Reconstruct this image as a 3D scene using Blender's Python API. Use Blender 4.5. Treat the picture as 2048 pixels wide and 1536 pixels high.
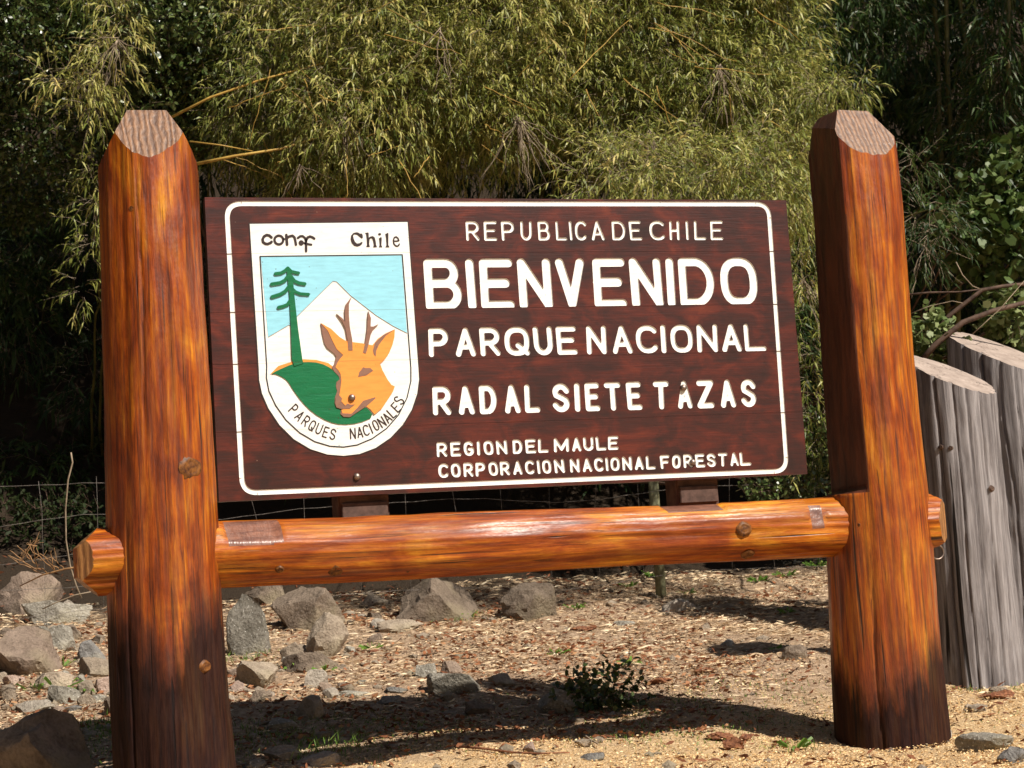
import bpy, bmesh, math, random
import numpy as np
from mathutils import Vector, Matrix, noise
from mathutils.geometry import delaunay_2d_cdt
C = bpy.context.scene
for o in list(bpy.data.objects): bpy.data.objects.remove(o)
PI = math.pi; R = math.radians
# ------------------------------------------------------------------ camera, sky, sun
FPX = 3800.0
YAW, PITCH, ROLL = R(19.06), R(5.67), R(-3.60)
EYE = np.array([-2.688, -7.644, 0.841])
fw = np.array([math.sin(YAW)*math.cos(PITCH), math.cos(YAW)*math.cos(PITCH), math.sin(PITCH)])
r0 = np.cross(fw, [0, 0, 1.]); r0 /= np.linalg.norm(r0); u0 = np.cross(r0, fw)
rt = math.cos(ROLL)*r0 + math.sin(ROLL)*u0
up = -math.sin(ROLL)*r0 + math.cos(ROLL)*u0
cd = bpy.data.cameras.new('camera'); cam = bpy.data.objects.new('camera', cd); C.collection.objects.link(cam)
cd.sensor_width = 36; cd.lens = FPX/2048*36; cd.clip_start = .1; cd.clip_end = 500
M = Matrix((( rt[0], up[0], -fw[0], EYE[0]), (rt[1], up[1], -fw[1], EYE[1]), (rt[2], up[2], -fw[2], EYE[2]), (0, 0, 0, 1)))
cam.matrix_world = M; C.camera = cam
cd.dof.use_dof = True; cd.dof.focus_distance = 8.1; cd.dof.aperture_fstop = 8.0
SUN_EL, SUN_AZ = R(47.5), R(32)            # azimuth from -y towards +x
sd = Vector((math.sin(SUN_AZ)*math.cos(SUN_EL), -math.cos(SUN_AZ)*math.cos(SUN_EL), math.sin(SUN_EL)))
w = bpy.data.worlds.new('World'); C.world = w; w.use_nodes = True
nt = w.node_tree; bg = nt.nodes['Background']; sky = nt.nodes.new('ShaderNodeTexSky')
sky.sky_type = 'NISHITA'; sky.sun_disc = False; sky.sun_elevation = SUN_EL
sky.sun_rotation = math.atan2(sd.x, sd.y); bg.inputs[1].default_value = .05
nt.links.new(sky.outputs[0], bg.inputs[0])
sl = bpy.data.lights.new('sun', 'SUN'); sl.energy = 5; sl.angle = R(.53); sl.color = (1, .93, .82)
so = bpy.data.objects.new('sun', sl); C.collection.objects.link(so)
so.rotation_euler = sd.to_track_quat('Z', 'Y').to_euler()
C.view_settings.view_transform = 'Standard'; C.view_settings.look = 'None'; C.view_settings.gamma = 1
C.view_settings.exposure = 0.45
try: C.view_settings.use_curve_mapping = False
except Exception: pass

# ------------------------------------------------------------------ helpers
def ray(px, py):
    return fw + rt*(px-1024)/FPX - up*(py-768)/FPX
def on_y(px, py, y=0.0):
    d = ray(px, py); return EYE + d*(y-EYE[1])/d[1]
def at_depth(px, py, D):
    return EYE + ray(px, py)*D
def hraw(x, y):
    x = np.asarray(x, float); y = np.asarray(y, float)
    z = np.where(y > 0, .15*y, .05*y)
    z = np.where(y > 5.2, .78 + (y-5.2)*.5, z)
    z = np.where(y > 6.5, 1.43 + (y-6.5)*1.0, z)
    z = np.where(y > 17, 11.93 + (y-17)*.1, z)
    z = np.where(y < -4, -.2, z)
    z = z + .018*np.sin(x*2.3+1)*np.cos(y*1.9) + .012*np.sin(x*5.1+y*3.7) + .006*np.sin(x*13+y*9)*np.cos(x*7-y*11)
    z = z + .10*np.exp(-((x-2.3)**2/.35+(y-1.55)**2/.05))          # low mound
    return z
def gz(x, y): return float(hraw(x, y))
def at(px, py):
    d = ray(px, py); t = 4.0
    while t < 60:
        p = EYE + d*t
        if p[2] < gz(p[0], p[1]): break
        t += .02
    return EYE + d*t
def depth(p): return float(np.dot(np.asarray(p)-EYE, fw))
def link(o, parent=None):
    C.collection.objects.link(o)
    if parent is not None: o.parent = parent
    return o
def tag(o, label=None, cat=None, group=None, kind=None):
    if label: o['label'] = label
    if cat: o['category'] = cat
    if group: o['group'] = group
    if kind: o['kind'] = kind
    return o
def empty(name, loc=(0, 0, 0)):
    o = bpy.data.objects.new(name, None); o.empty_display_size = .1; o.location = loc; return link(o)
def mesh_np(name, V, F, mats, parent=None, smooth=False, attr=None, matidx=None):
    """V (n,3) array, F (m,k) array of equal-size polygons"""
    V = np.asarray(V, np.float32); F = np.asarray(F, np.int32); k = F.shape[1]
    me = bpy.data.meshes.new(name); me.vertices.add(len(V)); me.vertices.foreach_set('co', V.ravel())
    me.loops.add(F.size); me.loops.foreach_set('vertex_index', F.ravel())
    me.polygons.add(len(F)); me.polygons.foreach_set('loop_start', np.arange(0, F.size, k, dtype=np.int32))
    try: me.polygons.foreach_set('loop_total', np.full(len(F), k, np.int32))
    except Exception: pass
    for m in (mats if isinstance(mats, (list, tuple)) else [mats]): me.materials.append(m)
    if matidx is not None: me.polygons.foreach_set('material_index', np.asarray(matidx, np.int32))
    me.update(calc_edges=True)
    if attr is not None:
        a = me.attributes.new('tint', 'FLOAT', 'POINT'); a.data.foreach_set('value', np.asarray(attr, np.float32))
    me.polygons.foreach_set('use_smooth', np.full(len(F), smooth, bool))
    return link(bpy.data.objects.new(name, me), parent)
def mesh_pd(name, V, F, mats, parent=None, smooth=False, matidx=None):
    me = bpy.data.meshes.new(name); me.from_pydata([tuple(v) for v in V], [], F)
    for m in (mats if isinstance(mats, (list, tuple)) else [mats]): me.materials.append(m)
    if matidx is not None:
        for p, i in zip(me.polygons, matidx): p.material_index = i
    if smooth:
        for p in me.polygons: p.use_smooth = True
    me.update(); return link(bpy.data.objects.new(name, me), parent)
def mesh_bm(name, bm, mats, parent=None, smooth=False):
    me = bpy.data.meshes.new(name); bm.to_mesh(me); bm.free()
    for m in (mats if isinstance(mats, (list, tuple)) else [mats]): me.materials.append(m)
    if smooth:
        for p in me.polygons: p.use_smooth = True
    return link(bpy.data.objects.new(name, me), parent)

# ------------------------------------------------------------------ materials
class NT:
    def __init__(s, name):
        s.m = bpy.data.materials.new(name); s.m.use_nodes = True; s.t = s.m.node_tree; s.b = s.t.nodes['Principled BSDF']
        s.out = s.t.nodes['Material Output']
    def n(s, typ, **k):
        nd = s.t.nodes.new(typ)
        for a, v in k.items():
            if a.startswith('i_'):
                nd.inputs[a[2:].replace('_', ' ')].default_value = v
            else: setattr(nd, a, v)
        return nd
    def l(s, a, b): s.t.links.new(a, b)
    def coord(s, scale=(1, 1, 1), kind='Object', loc=(0, 0, 0)):
        tc = s.n('ShaderNodeTexCoord'); mp = s.n('ShaderNodeMapping'); mp.inputs['Scale'].default_value = scale
        mp.inputs['Location'].default_value = loc
        s.l(tc.outputs[kind], mp.inputs[0]); return mp.outputs[0]
    def noise(s, vec, scale, detail=4, rough=.55, dist=0.0):
        nd = s.n('ShaderNodeTexNoise'); nd.inputs['Scale'].default_value = scale; nd.inputs['Detail'].default_value = detail
        nd.inputs['Roughness'].default_value = rough; nd.inputs['Distortion'].default_value = dist
        s.l(vec, nd.inputs['Vector']); return nd.outputs['Fac']
    def ramp(s, fac, stops, interp='LINEAR'):
        nd = s.n('ShaderNodeValToRGB'); cr = nd.color_ramp; cr.interpolation = interp
        while len(cr.elements) < len(stops): cr.elements.new(.5)
        for e, (p, c) in zip(cr.elements, stops):
            e.position = p; e.color = (c, c, c, 1) if isinstance(c, (int, float)) else (*c, 1)
        s.l(fac, nd.inputs[0]); return nd.outputs['Color']
    def mix(s, fac, a, b, mode='MIX'):
        nd = s.n('ShaderNodeMix', data_type='RGBA', blend_type=mode)
        for inp, v in ((nd.inputs[0], fac), (nd.inputs[6], a), (nd.inputs[7], b)):
            if isinstance(v, tuple): inp.default_value = (*v, 1)
            elif isinstance(v, (int, float)): inp.default_value = v
            else: s.l(v, inp)
        return nd.outputs[2]
    def math(s, op, a, b=0.0, clamp=False):
        nd = s.n('ShaderNodeMath', operation=op, use_clamp=clamp)
        for inp, v in ((nd.inputs[0], a), (nd.inputs[1], b)):
            if isinstance(v, (int, float)): inp.default_value = v
            else: s.l(v, inp)
        return nd.outputs[0]
    def bump(s, h, strength=.3, dist=.01, prev=None):
        nd = s.n('ShaderNodeBump'); nd.inputs['Strength'].default_value = strength; nd.inputs['Distance'].default_value = dist
        s.l(h, nd.inputs['Height'])
        if prev is not None: s.l(prev, nd.inputs['Normal'])
        return nd.outputs[0]
    def done(s, col=None, rough=.6, normal=None, spec=.5, coat=0, coat_rough=.1):
        if col is not None:
            if isinstance(col, tuple): s.b.inputs['Base Color'].default_value = (*col, 1)
            else: s.l(col, s.b.inputs['Base Color'])
        if isinstance(rough, (int, float)): s.b.inputs['Roughness'].default_value = rough
        else: s.l(rough, s.b.inputs['Roughness'])
        if normal is not None:
            s.l(normal, s.b.inputs['Normal'])
            if coat: s.l(normal, s.b.inputs['Coat Normal'])
        s.b.inputs['Specular IOR Level'].default_value = spec
        s.b.inputs['Coat Weight'].default_value = coat; s.b.inputs['Coat Roughness'].default_value = coat_rough
        return s.m

def m_plain0(name, a, b):
    q = NT(name); f = q.noise(q.coord((10, 40, 40)), 1.0, 6, .65, .8); n2 = q.noise(q.coord((60, 30, 30)), 1.0, 3, .6)
    return q.done(q.ramp(f, [(.35, b), (.65, a)]), .45, q.bump(n2, .5, .006), .5, .3, .25)
def varnished(name, axis='z', tar=False, bright=1.0, seed=0.0, tar_h=.45, patch_bias=0.0):
    """stained, varnished round log; grain runs along the axis"""
    q = NT(name)
    def sc(a, l): return (a, a, l) if axis == 'z' else (l, a, a)
    o3 = (seed, seed*1.7, seed*.6)
    streak = q.noise(q.coord(sc(15 if axis == 'z' else 11, 1.2), loc=o3), 1.0, 8, .72, .7)
    patch = q.noise(q.coord(sc(4.2, 1.9), loc=o3), 1.0, 5, .62, .8)
    fine = q.noise(q.coord(sc(75, 2.6), loc=o3), 1.0, 4, .6)
    red = q.noise(q.coord(sc(4.5, .9), loc=(seed+7, 3, 1)), 1.0, 3, .5, .5)
    mid = q.noise(q.coord(sc(44, 3.6), loc=o3), 1.0, 7, .7, .3)
    v = q.math('ADD', q.math('MULTIPLY', streak, .62), q.math('MULTIPLY', patch, .75))
    v = q.math('ADD', q.math('ADD', v, q.math('MULTIPLY', mid, .62)), patch_bias-.45)
    b = bright
    col = q.ramp(v, [(.26, (.03*b, .005*b, .001*b)), (.40, (.12*b, .018*b, .001*b)), (.51, (.25*b, .045*b, .002*b)),
                     (.63, (.385*b, .101*b, .004*b)), (.81, (.60*b, .25*b, .016*b))])
    col = q.mix(q.ramp(red, [(.47, 0.0), (.68, .6)]), col, (.17*b, .028*b, .006*b))
    fib = q.noise(q.coord(sc(95, 1.6), loc=o3), 1.0, 3, .6, .3)
    col = q.mix(q.ramp(fib, [(.34, .75), (.42, 0.0)]), col, (.05*b, .008*b, .002*b))
    pale = q.noise(q.coord(sc(8, .55), loc=(3+seed, 9, seed)), 1.0, 5, .6)
    col = q.mix(q.ramp(pale, [(.62, 0.0), (.72, .3)]), col, (.30*b, .14*b, .06*b))
    col = q.mix(1.0, col, q.ramp(fine, [(.32, .55), (.6, 1.12)]), 'MULTIPLY')
    crack = q.noise(q.coord(sc(38, .9), loc=(seed, 4, 4)), 1.0, 2, .5)
    ck = q.ramp(crack, [(.27, 1.0), (.31, 0.0)])
    col = q.mix(ck, col, (.03, .008, .003))
    rough = q.ramp(fine, [(.3, .5), (.7, .3)])
    coat = .5 if axis == 'z' else .22
    if tar:
        tc = q.n('ShaderNodeTexCoord'); sp = q.n('ShaderNodeSeparateXYZ'); q.l(tc.outputs['Object'], sp.inputs[0])
        edge = q.noise(q.coord((11, 11, 4.5), loc=(1+seed, 5, 2)), 1.0, 5, .65)
        big = q.noise(q.coord((3.2, 3.2, .3), loc=(4+seed*1.3, 5, 2)), 1.0, 2, .5)
        h = q.math('ADD', q.math('MULTIPLY', edge, .35), q.math('MULTIPLY', big, .9))
        g = q.math('SUBTRACT', q.math('ADD', h, tar_h-.62), sp.outputs[2])
        msk = q.ramp(q.math('MULTIPLY', q.math('ADD', q.math('ADD', g, .1), q.math('MULTIPLY', q.math('SUBTRACT', mid, .5), .5)), 4.6, True), [(.0, 0.0), (.5, .6), (1.0, .93)])
        tarc = q.mix(q.ramp(mid, [(.35, 0.0), (.65, 1.0)]), (.0035, .0022, .0024), (.017, .011, .0115))
        col = q.mix(msk, col, tarc)
        rough = q.mix(msk, rough, (.8, .8, .8)); q.l(q.math('SUBTRACT', .5, q.math('MULTIPLY', msk, .4)), q.b.inputs['Specular IOR Level'])
        q.l(q.math('MULTIPLY', q.math('SUBTRACT', 1.0, msk), coat), q.b.inputs['Coat Weight'])
    nrm = q.bump(fine, .3, .004); nrm = q.bump(streak, .35 if axis == 'z' else .05, .012, nrm); nrm = q.bump(mid, .3 if axis == 'z' else .12, .006, nrm); lump = q.noise(q.coord(sc(9, 5), loc=o3), 1.0, 4, .6); nrm = q.bump(lump, .35, .02, nrm)
    inv = q.math('SUBTRACT', 1.0, ck); nrm = q.bump(inv, .5, .006, nrm)
    if axis == 'x': rough = q.ramp(q.noise(q.coord((2.2, 20, 20), loc=(9, 1, 6)), 1.0, 5, .7), [(.35, .36), (.65, .72)])
    q.done(col, rough, nrm, .5 if axis == 'z' else .35, 0, .22)
    q.b.inputs['Coat Roughness'].default_value = .2 if axis == 'z' else .3
    if not tar:
        wr = q.noise(q.coord((1.6, 14, 14), loc=(3, 1, 6)), 1.0, 5, .65, .4); wl = q.noise(q.coord((1.1, 1, 1), loc=(6.2, 0, 0)), 1.0, 1)
        q.l(q.math('MULTIPLY', q.ramp(wr, [(.47, .0), (.62, .55)]), q.ramp(wl, [(.4, .15), (.62, 1.0)])), q.b.inputs['Coat Weight'])
    q.l(nrm, q.b.inputs['Coat Normal'])
    return q.m
def endgrain(name, a=(.23, .115, .055), b=(.085, .036, .017), coat=.2, scale=(7, 7, 26)):
    q = NT(name)
    wv = q.n('ShaderNodeTexWave', wave_type='BANDS', bands_direction='X'); wv.inputs['Scale'].default_value = 13
    wv.inputs['Distortion'].default_value = 5.5; wv.inputs['Detail'].default_value = 4; wv.inputs['Detail Scale'].default_value = 2.2
    q.l(q.coord((1, .6, .25)), wv.inputs['Vector'])
    f = q.noise(q.coord((60, 60, 12)), 1.0, 4, .7)
    v = q.math('ADD', q.math('MULTIPLY', wv.outputs['Fac'], .30), q.math('MULTIPLY', f, .85))
    col = q.ramp(v, [(.38, b), (.72, a), (.9, tuple(min(1, c*1.5) for c in a))])
    nrm = q.bump(v, .6, .006)
    return q.done(col, .5, nrm, .4, coat, .3)
M_post_l = varnished('varnished_pine_left', 'z', True, .98, 0.0, .69, -.005)
M_post_r = varnished('varnished_pine_right', 'z', True, 1.12, 5.3, .36, .035)
M_rail = varnished('varnished_pine_rail', 'x', False, 1.05, 2.1, 0, .045)
M_cut = endgrain('rough_sawn_pine')
M_cut2 = endgrain('rail_sawn_pine', (.36, .17, .06), (.17, .07, .025), .2)
M_hewn = m_plain0('hewn_scar', (.24, .10, .06), (.10, .035, .022))
def m_facet():
    q = NT('hewn_dark_face'); f = q.noise(q.coord((18, 18, 3.2)), 1.0, 6, .65, .6)  # hewn face coloured darker than the round wood of its post
    col = q.ramp(f, [(.35, (.05, .012, .005)), (.65, (.14, .04, .016))])
    return q.done(col, .5, q.bump(f, .6, .01), .4, .2, .3)
M_facet = m_facet()
def m_board():
    q = NT('dark_stained_board')
    g = q.noise(q.coord((2.2, 1, 30)), 1.0, 6, .6, .2); p = q.noise(q.coord((6, 1, 9)), 1.0, 5, .6, .8)
    f = q.noise(q.coord((9, 1, 160)), 1.0, 3, .5)
    v = q.math('ADD', q.math('MULTIPLY', g, .28), q.math('MULTIPLY', p, .72))
    col = q.ramp(v, [(.36, (.026, .0068, .0045)), (.47, (.048, .0088, .005)), (.57, (.090, .0125, .0055)), (.74, (.17, .028, .009))])
    col = q.mix(1.0, col, q.ramp(f, [(.3, .75), (.7, 1.15)]), 'MULTIPLY')
    sp = q.noise(q.coord((45, 1, 45), loc=(3, 0, 8)), 1.0, 2, .5)
    col = q.mix(q.ramp(sp, [(.775, 0.0), (.80, .7)]), col, (.42, .27, .2))
    nrm = q.bump(f, .25, .002)
    return q.done(col, .42, nrm, .45, .25, .25)
M_board = m_board()
def paint(name, c, rough=.45, bump=.12, coat=.0, scale=30):
    q = NT(name); f = q.noise(q.coord((scale*.4, scale, scale*2.2)), 1.0, 5, .65)
    col = q.mix(1.0, c, q.ramp(f, [(.3, .84), (.6, 1.0)]), 'MULTIPLY')
    tc = q.n('ShaderNodeTexCoord'); sp = q.n('ShaderNodeSeparateXYZ'); q.l(tc.outputs['Object'], sp.inputs[0]); wob = q.noise(q.coord((30, 1, 30)), 1.0, 3)
    for sz in (2.215, 1.9725, 1.75875, 1.48125):          # the board joints telegraph through the paint
        d = q.math('ABSOLUTE', q.math('SUBTRACT', q.math('SUBTRACT', sp.outputs[2], sz), q.math('MULTIPLY', q.math('SUBTRACT', wob, .5), .003)))
        col = q.mix(q.math('MULTIPLY', q.math('LESS_THAN', d, .0011), .38), col, (.10, .06, .04))
    chip = q.noise(q.coord((70, 70, 70), loc=(5, 0, 2)), 1.0, 3, .6); col = q.mix(q.ramp(chip, [(.715, 0.0), (.735, .7)]), col, (.08, .025, .015))
    return q.done(col, rough, q.bump(f, bump, .004), .4, coat, .12)
M_white = paint('white_paint', (.86, .85, .82)); M_skyp = paint('pale_blue_paint', (.30, .66, .80))
M_green = paint('glossy_green_paint', (.006, .15, .055), .35, .6, .4, 22); M_orange = paint('orange_paint', (.85, .31, .06))
M_brownp = paint('brown_paint', (.25, .13, .09)); M_ink = paint('dark_brown_ink', (.035, .02, .018)); M_line = paint('black_line', (.012, .014, .018))
def m_metal():
    q = NT('dull_bolt_metal'); f = q.noise(q.coord((40, 40, 40)), 1.0, 3)
    m = q.done(q.ramp(f, [(.3, (.16, .11, .09)), (.7, (.34, .27, .23))]), .45, None); q.b.inputs['Metallic'].default_value = .9; return m
M_bolt = m_metal()
def m_greywood():
    q = NT('weathered_grey_wood')
    g = q.noise(q.coord((34, 34, 1.8)), 1.0, 8, .7, .5); p = q.noise(q.coord((5, 5, 1.2)), 1.0, 3); f = q.noise(q.coord((120, 120, 5)), 1.0, 3)
    v = q.math('ADD', q.math('MULTIPLY', g, .75), q.math('MULTIPLY', p, .3))
    col = q.ramp(v, [(.33, (.055, .048, .048)), (.46, (.165, .147, .147)), (.60, (.31, .285, .285))])
    col = q.mix(1.0, col, q.ramp(f, [(.3, .8), (.65, 1.08)]), 'MULTIPLY')
    ck = q.ramp(q.noise(q.coord((16, 16, .45), loc=(2, 1, 0)), 1.0, 1, .4), [(.285, 1.0), (.305, 0.0)])
    stain = q.noise(q.coord((7, 7, 2)), 1.0, 5, .65); col = q.mix(q.ramp(stain, [(.52, 0.0), (.72, .5)]), col, (.10, .08, .075))
    col = q.mix(ck, col, (.02, .016, .014))
    nrm = q.bump(g, .6, .012); nrm = q.bump(q.math('SUBTRACT', 1.0, ck), .8, .012, nrm)
    return q.done(col, .85, nrm, .2)
M_grey = m_greywood()
def m_greytop():
    q = NT('weathered_cut_face')
    wv = q.n('ShaderNodeTexWave', wave_type='RINGS', rings_direction='Z'); wv.inputs['Scale'].default_value = 16; wv.inputs['Distortion'].default_value = 1.8
    wv.inputs['Detail'].default_value = 2; q.l(q.coord((1, 1, .2)), wv.inputs['Vector'])
    f = q.noise(q.coord((14, 14, 14)), 1.0, 5)
    v = q.math('ADD', q.math('MULTIPLY', wv.outputs['Fac'], .1), q.math('MULTIPLY', f, .9))
    col = q.ramp(v, [(.25, (.24, .185, .155)), (.8, (.46, .37, .315))])
    vo = q.n('ShaderNodeTexVoronoi', feature='DISTANCE_TO_EDGE'); vo.inputs['Scale'].default_value = 2.6; wn = q.n('ShaderNodeTexNoise'); wn.inputs['Scale'].default_value = 9; q.l(q.coord(), wn.inputs['Vector']); q.l(q.mix(.25, q.coord((1, 1, .5)), wn.outputs['Color']), vo.inputs['Vector'])
    col = q.mix(q.ramp(vo.outputs['Distance'], [(.0, .75), (.012, 0.0)]), col, (.06, .045, .04))
    return q.done(col, .8, q.bump(v, .4, .006), .2)
M_greytop = m_greytop()
def m_ground():
    q = NT('litter_soil'); c0 = q.coord((1, 1, 1))
    n1 = q.noise(c0, 3.0, 6, .65); n2 = q.noise(c0, 30, 5, .7); n3 = q.noise(c0, 130, 3, .6)
    soil = q.ramp(n2, [(.32, (.25, .165, .105)), (.5, (.43, .30, .20)), (.68, (.60, .45, .32))])
    chips = q.ramp(n3, [(.32, (.40, .24, .11)), (.5, (.70, .47, .24)), (.66, (.88, .70, .44))])
    sp = q.n('ShaderNodeSeparateXYZ'); q.l(c0, sp.inputs[0])
    # pale wood shavings lie on the near ground, thinning out away from it
    k = q.math('ADD', q.math('MULTIPLY', q.math('SUBTRACT', q.math('ADD', .75, q.math('MULTIPLY', sp.outputs[0], .12)), sp.outputs[1]), .9), q.math('MULTIPLY', n1, 1.0))
    n5 = q.noise(c0, 7, 5, .7); m = q.ramp(q.math('ADD', k, q.math('MULTIPLY', q.math('SUBTRACT', n5, .5), 1.3)), [(.42, 0.0), (.9, .85)])
    col = q.mix(m, soil, chips)
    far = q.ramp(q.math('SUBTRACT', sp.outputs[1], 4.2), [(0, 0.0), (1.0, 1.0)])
    col = q.mix(far, col, (.045, .032, .022))  # bank under the bamboo: its shade is painted into the ground colour
    nrm = q.bump(n2, .9, .03); nrm = q.bump(n3, .9, .012, nrm)
    return q.done(col, .95, nrm, .1)
M_ground = m_ground()
def m_rock(name, a, b, speck=.0):
    q = NT(name); c0 = q.coord((1, 1, 1)); oi = q.n('ShaderNodeObjectInfo')
    n = q.noise(c0, 9, 8, .68); f = q.noise(c0, 70, 4, .7); g = q.noise(c0, 3.0, 3, .5)
    col = q.ramp(q.math('ADD', q.math('MULTIPLY', n, .7), q.math('MULTIPLY', f, .35)), [(.36, b), (.62, a)])
    col = q.mix(q.ramp(g, [(.5, 0.0), (.7, .45)]), col, (.30, .26, .15))
    col = q.mix(1.0, col, q.ramp(oi.outputs['Random'], [(0, .75), (1, 1.25)]), 'MULTIPLY')
    vs = q.n('ShaderNodeTexVoronoi'); vs.inputs['Scale'].default_value = 55; q.l(c0, vs.inputs['Vector'])
    if speck: col = q.mix(q.ramp(vs.outputs['Distance'], [(.14, speck), (.2, 0.0)]), col, (.75, .72, .66))
    nrm = q.bump(n, 1.0, .035); nrm = q.bump(f, .9, .008, nrm)
    return q.done(col, .9, nrm, .2)
M_rk = {'tan': m_rock('tan_stone', (.42, .34, .26), (.19, .145, .105)), 'grey': m_rock('grey_stone', (.35, .32, .27), (.15, .135, .108), .6),
        'red': m_rock('reddish_stone', (.36, .27, .21), (.15, .108, .08)), 'brown': m_rock('brown_stone', (.24, .185, .14), (.085, .062, .045)),
        'pale': m_rock('pale_stone', (.47, .41, .34), (.25, .21, .17)), 'pink': m_rock('pink_stone', (.46, .34, .28), (.26, .18, .14)),
        'blue': m_rock('bluish_stone', (.29, .275, .26), (.14, .13, .12))}
def m_leaf(name, stops, trans=.35, rough=.45, spec=.35):
    q = NT(name); at_ = q.n('ShaderNodeAttribute', attribute_name='tint'); col = q.ramp(at_.outputs['Fac'], stops)
    q.done(col, rough, None, spec)
    tr = q.n('ShaderNodeBsdfTranslucent'); q.l(col, tr.inputs[0]); mx = q.n('ShaderNodeMixShader'); mx.inputs[0].default_value = trans
    q.l(q.b.outputs[0], mx.inputs[1]); q.l(tr.outputs[0], mx.inputs[2]); q.l(mx.outputs[0], q.out.inputs['Surface'])
    return q.m
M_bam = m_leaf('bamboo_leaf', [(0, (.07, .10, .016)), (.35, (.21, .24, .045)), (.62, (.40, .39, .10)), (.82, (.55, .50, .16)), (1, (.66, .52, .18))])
M_bam_dk = m_leaf('shaded_bamboo_leaf', [(0, (.02, .045, .010)), (.6, (.06, .10, .022)), (1, (.14, .16, .04))])  # darker copy of the bamboo leaf, with the thicket's shade in its colour
M_broad = m_leaf('broad_leaf', [(0, (.022, .042, .009)), (.6, (.065, .10, .024)), (1, (.16, .19, .06))], .15, .3, .6)
M_round = m_leaf('round_pale_leaf', [(0, (.05, .09, .02)), (.6, (.13, .18, .05)), (1, (.28, .32, .14))], .25, .5, .35)
M_grass = m_leaf('grass_blade', [(0, (.06, .13, .016)), (.6, (.15, .27, .04)), (1, (.34, .36, .10))], .3)
M_litter = m_leaf('dry_litter', [(0, (.20, .12, .07)), (.25, (.42, .28, .17)), (.5, (.60, .44, .28)), (.75, (.78, .62, .41)), (1, (.90, .77, .56))], .1, .7, .2)
M_redlit = m_leaf('red_leaf_litter', [(0, (.13, .045, .02)), (.5, (.30, .12, .055)), (1, (.46, .26, .13))], .1, .7, .2)
M_chip = m_leaf('wood_shaving', [(0, (.38, .21, .09)), (.5, (.72, .48, .23)), (1, (.90, .74, .46))], .1, .7, .2)
def m_plain(name, a, b, rough=.7, sc=20):
    q = NT(name); f = q.noise(q.coord((sc, sc, sc)), 1.0, 4, .6); return q.done(q.ramp(f, [(.35, b), (.65, a)]), rough, q.bump(f, .4, .004), .25)
M_twigor = m_plain('orange_twig', (.42, .24, .11), (.24, .13, .06), .6); M_straw = m_plain('straw_cane', (.52, .34, .08), (.34, .20, .045), .45); M_deadtwig = m_plain('dead_grey_twig', (.36, .28, .20), (.20, .15, .10))
M_cane = m_plain('green_cane', (.14, .12, .035), (.05, .05, .015), .4, 6); M_branch = m_plain('brown_branch', (.14, .085, .06), (.055, .033, .024), .8)
M_wire = m_plain('galvanised_wire', (.20, .17, .15), (.08, .07, .06), .6); M_fpost = m_plain('lichened_fence_post', (.24, .24, .14), (.12, .11, .06))
M_bark = m_plain('red_bark', (.30, .13, .065), (.09, .035, .02), .9, 55); M_timber = m_plain('rough_timber', (.16, .085, .06), (.08, .04, .03), .8, 14)
M_timber_end = m_plain('sawn_timber_foot', (.12, .07, .055), (.07, .042, .033), .8, 30)
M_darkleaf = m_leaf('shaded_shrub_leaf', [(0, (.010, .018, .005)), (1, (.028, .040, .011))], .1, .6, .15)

# ------------------------------------------------------------------ ground: one sheet to the horizon
def ground_sheet():
    def axis(a, b, step, far):
        core = np.arange(a, b, step); g = np.cumsum(step*1.16**np.arange(1, 60)); g = g[g < far]
        return np.concatenate([(a-g)[::-1], core, b+g])
    xs = axis(-4, 7, .03, 110); ys = axis(-2.0, 5.2, .03, 110)
    X, Y = np.meshgrid(xs, ys); Z = hraw(X, Y)
    rs = np.random.RandomState(4)
    def vn(s, amp):
        n = 256; t = rs.rand(n, n); u = (X/s) % n; v = (Y/s) % n; i = u.astype(int); j = v.astype(int); a = u-i; b = v-j
        a = a*a*(3-2*a); b = b*b*(3-2*b); i1 = (i+1) % n; j1 = (j+1) % n
        return amp*((t[i, j]*(1-a)+t[i1, j]*a)*(1-b)+(t[i, j1]*(1-a)+t[i1, j1]*a)*b-.5)
    Z = Z + vn(.35, .02) + vn(.12, .014) + vn(.05, .009)
    nx, ny = len(xs), len(ys); idx = np.arange(nx*ny).reshape(ny, nx)
    F = np.stack([idx[:-1, :-1], idx[:-1, 1:], idx[1:, 1:], idx[1:, :-1]], -1).reshape(-1, 4)
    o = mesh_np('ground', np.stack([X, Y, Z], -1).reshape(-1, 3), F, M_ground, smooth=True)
    tag(o, kind='structure')
ground_sheet()

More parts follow.
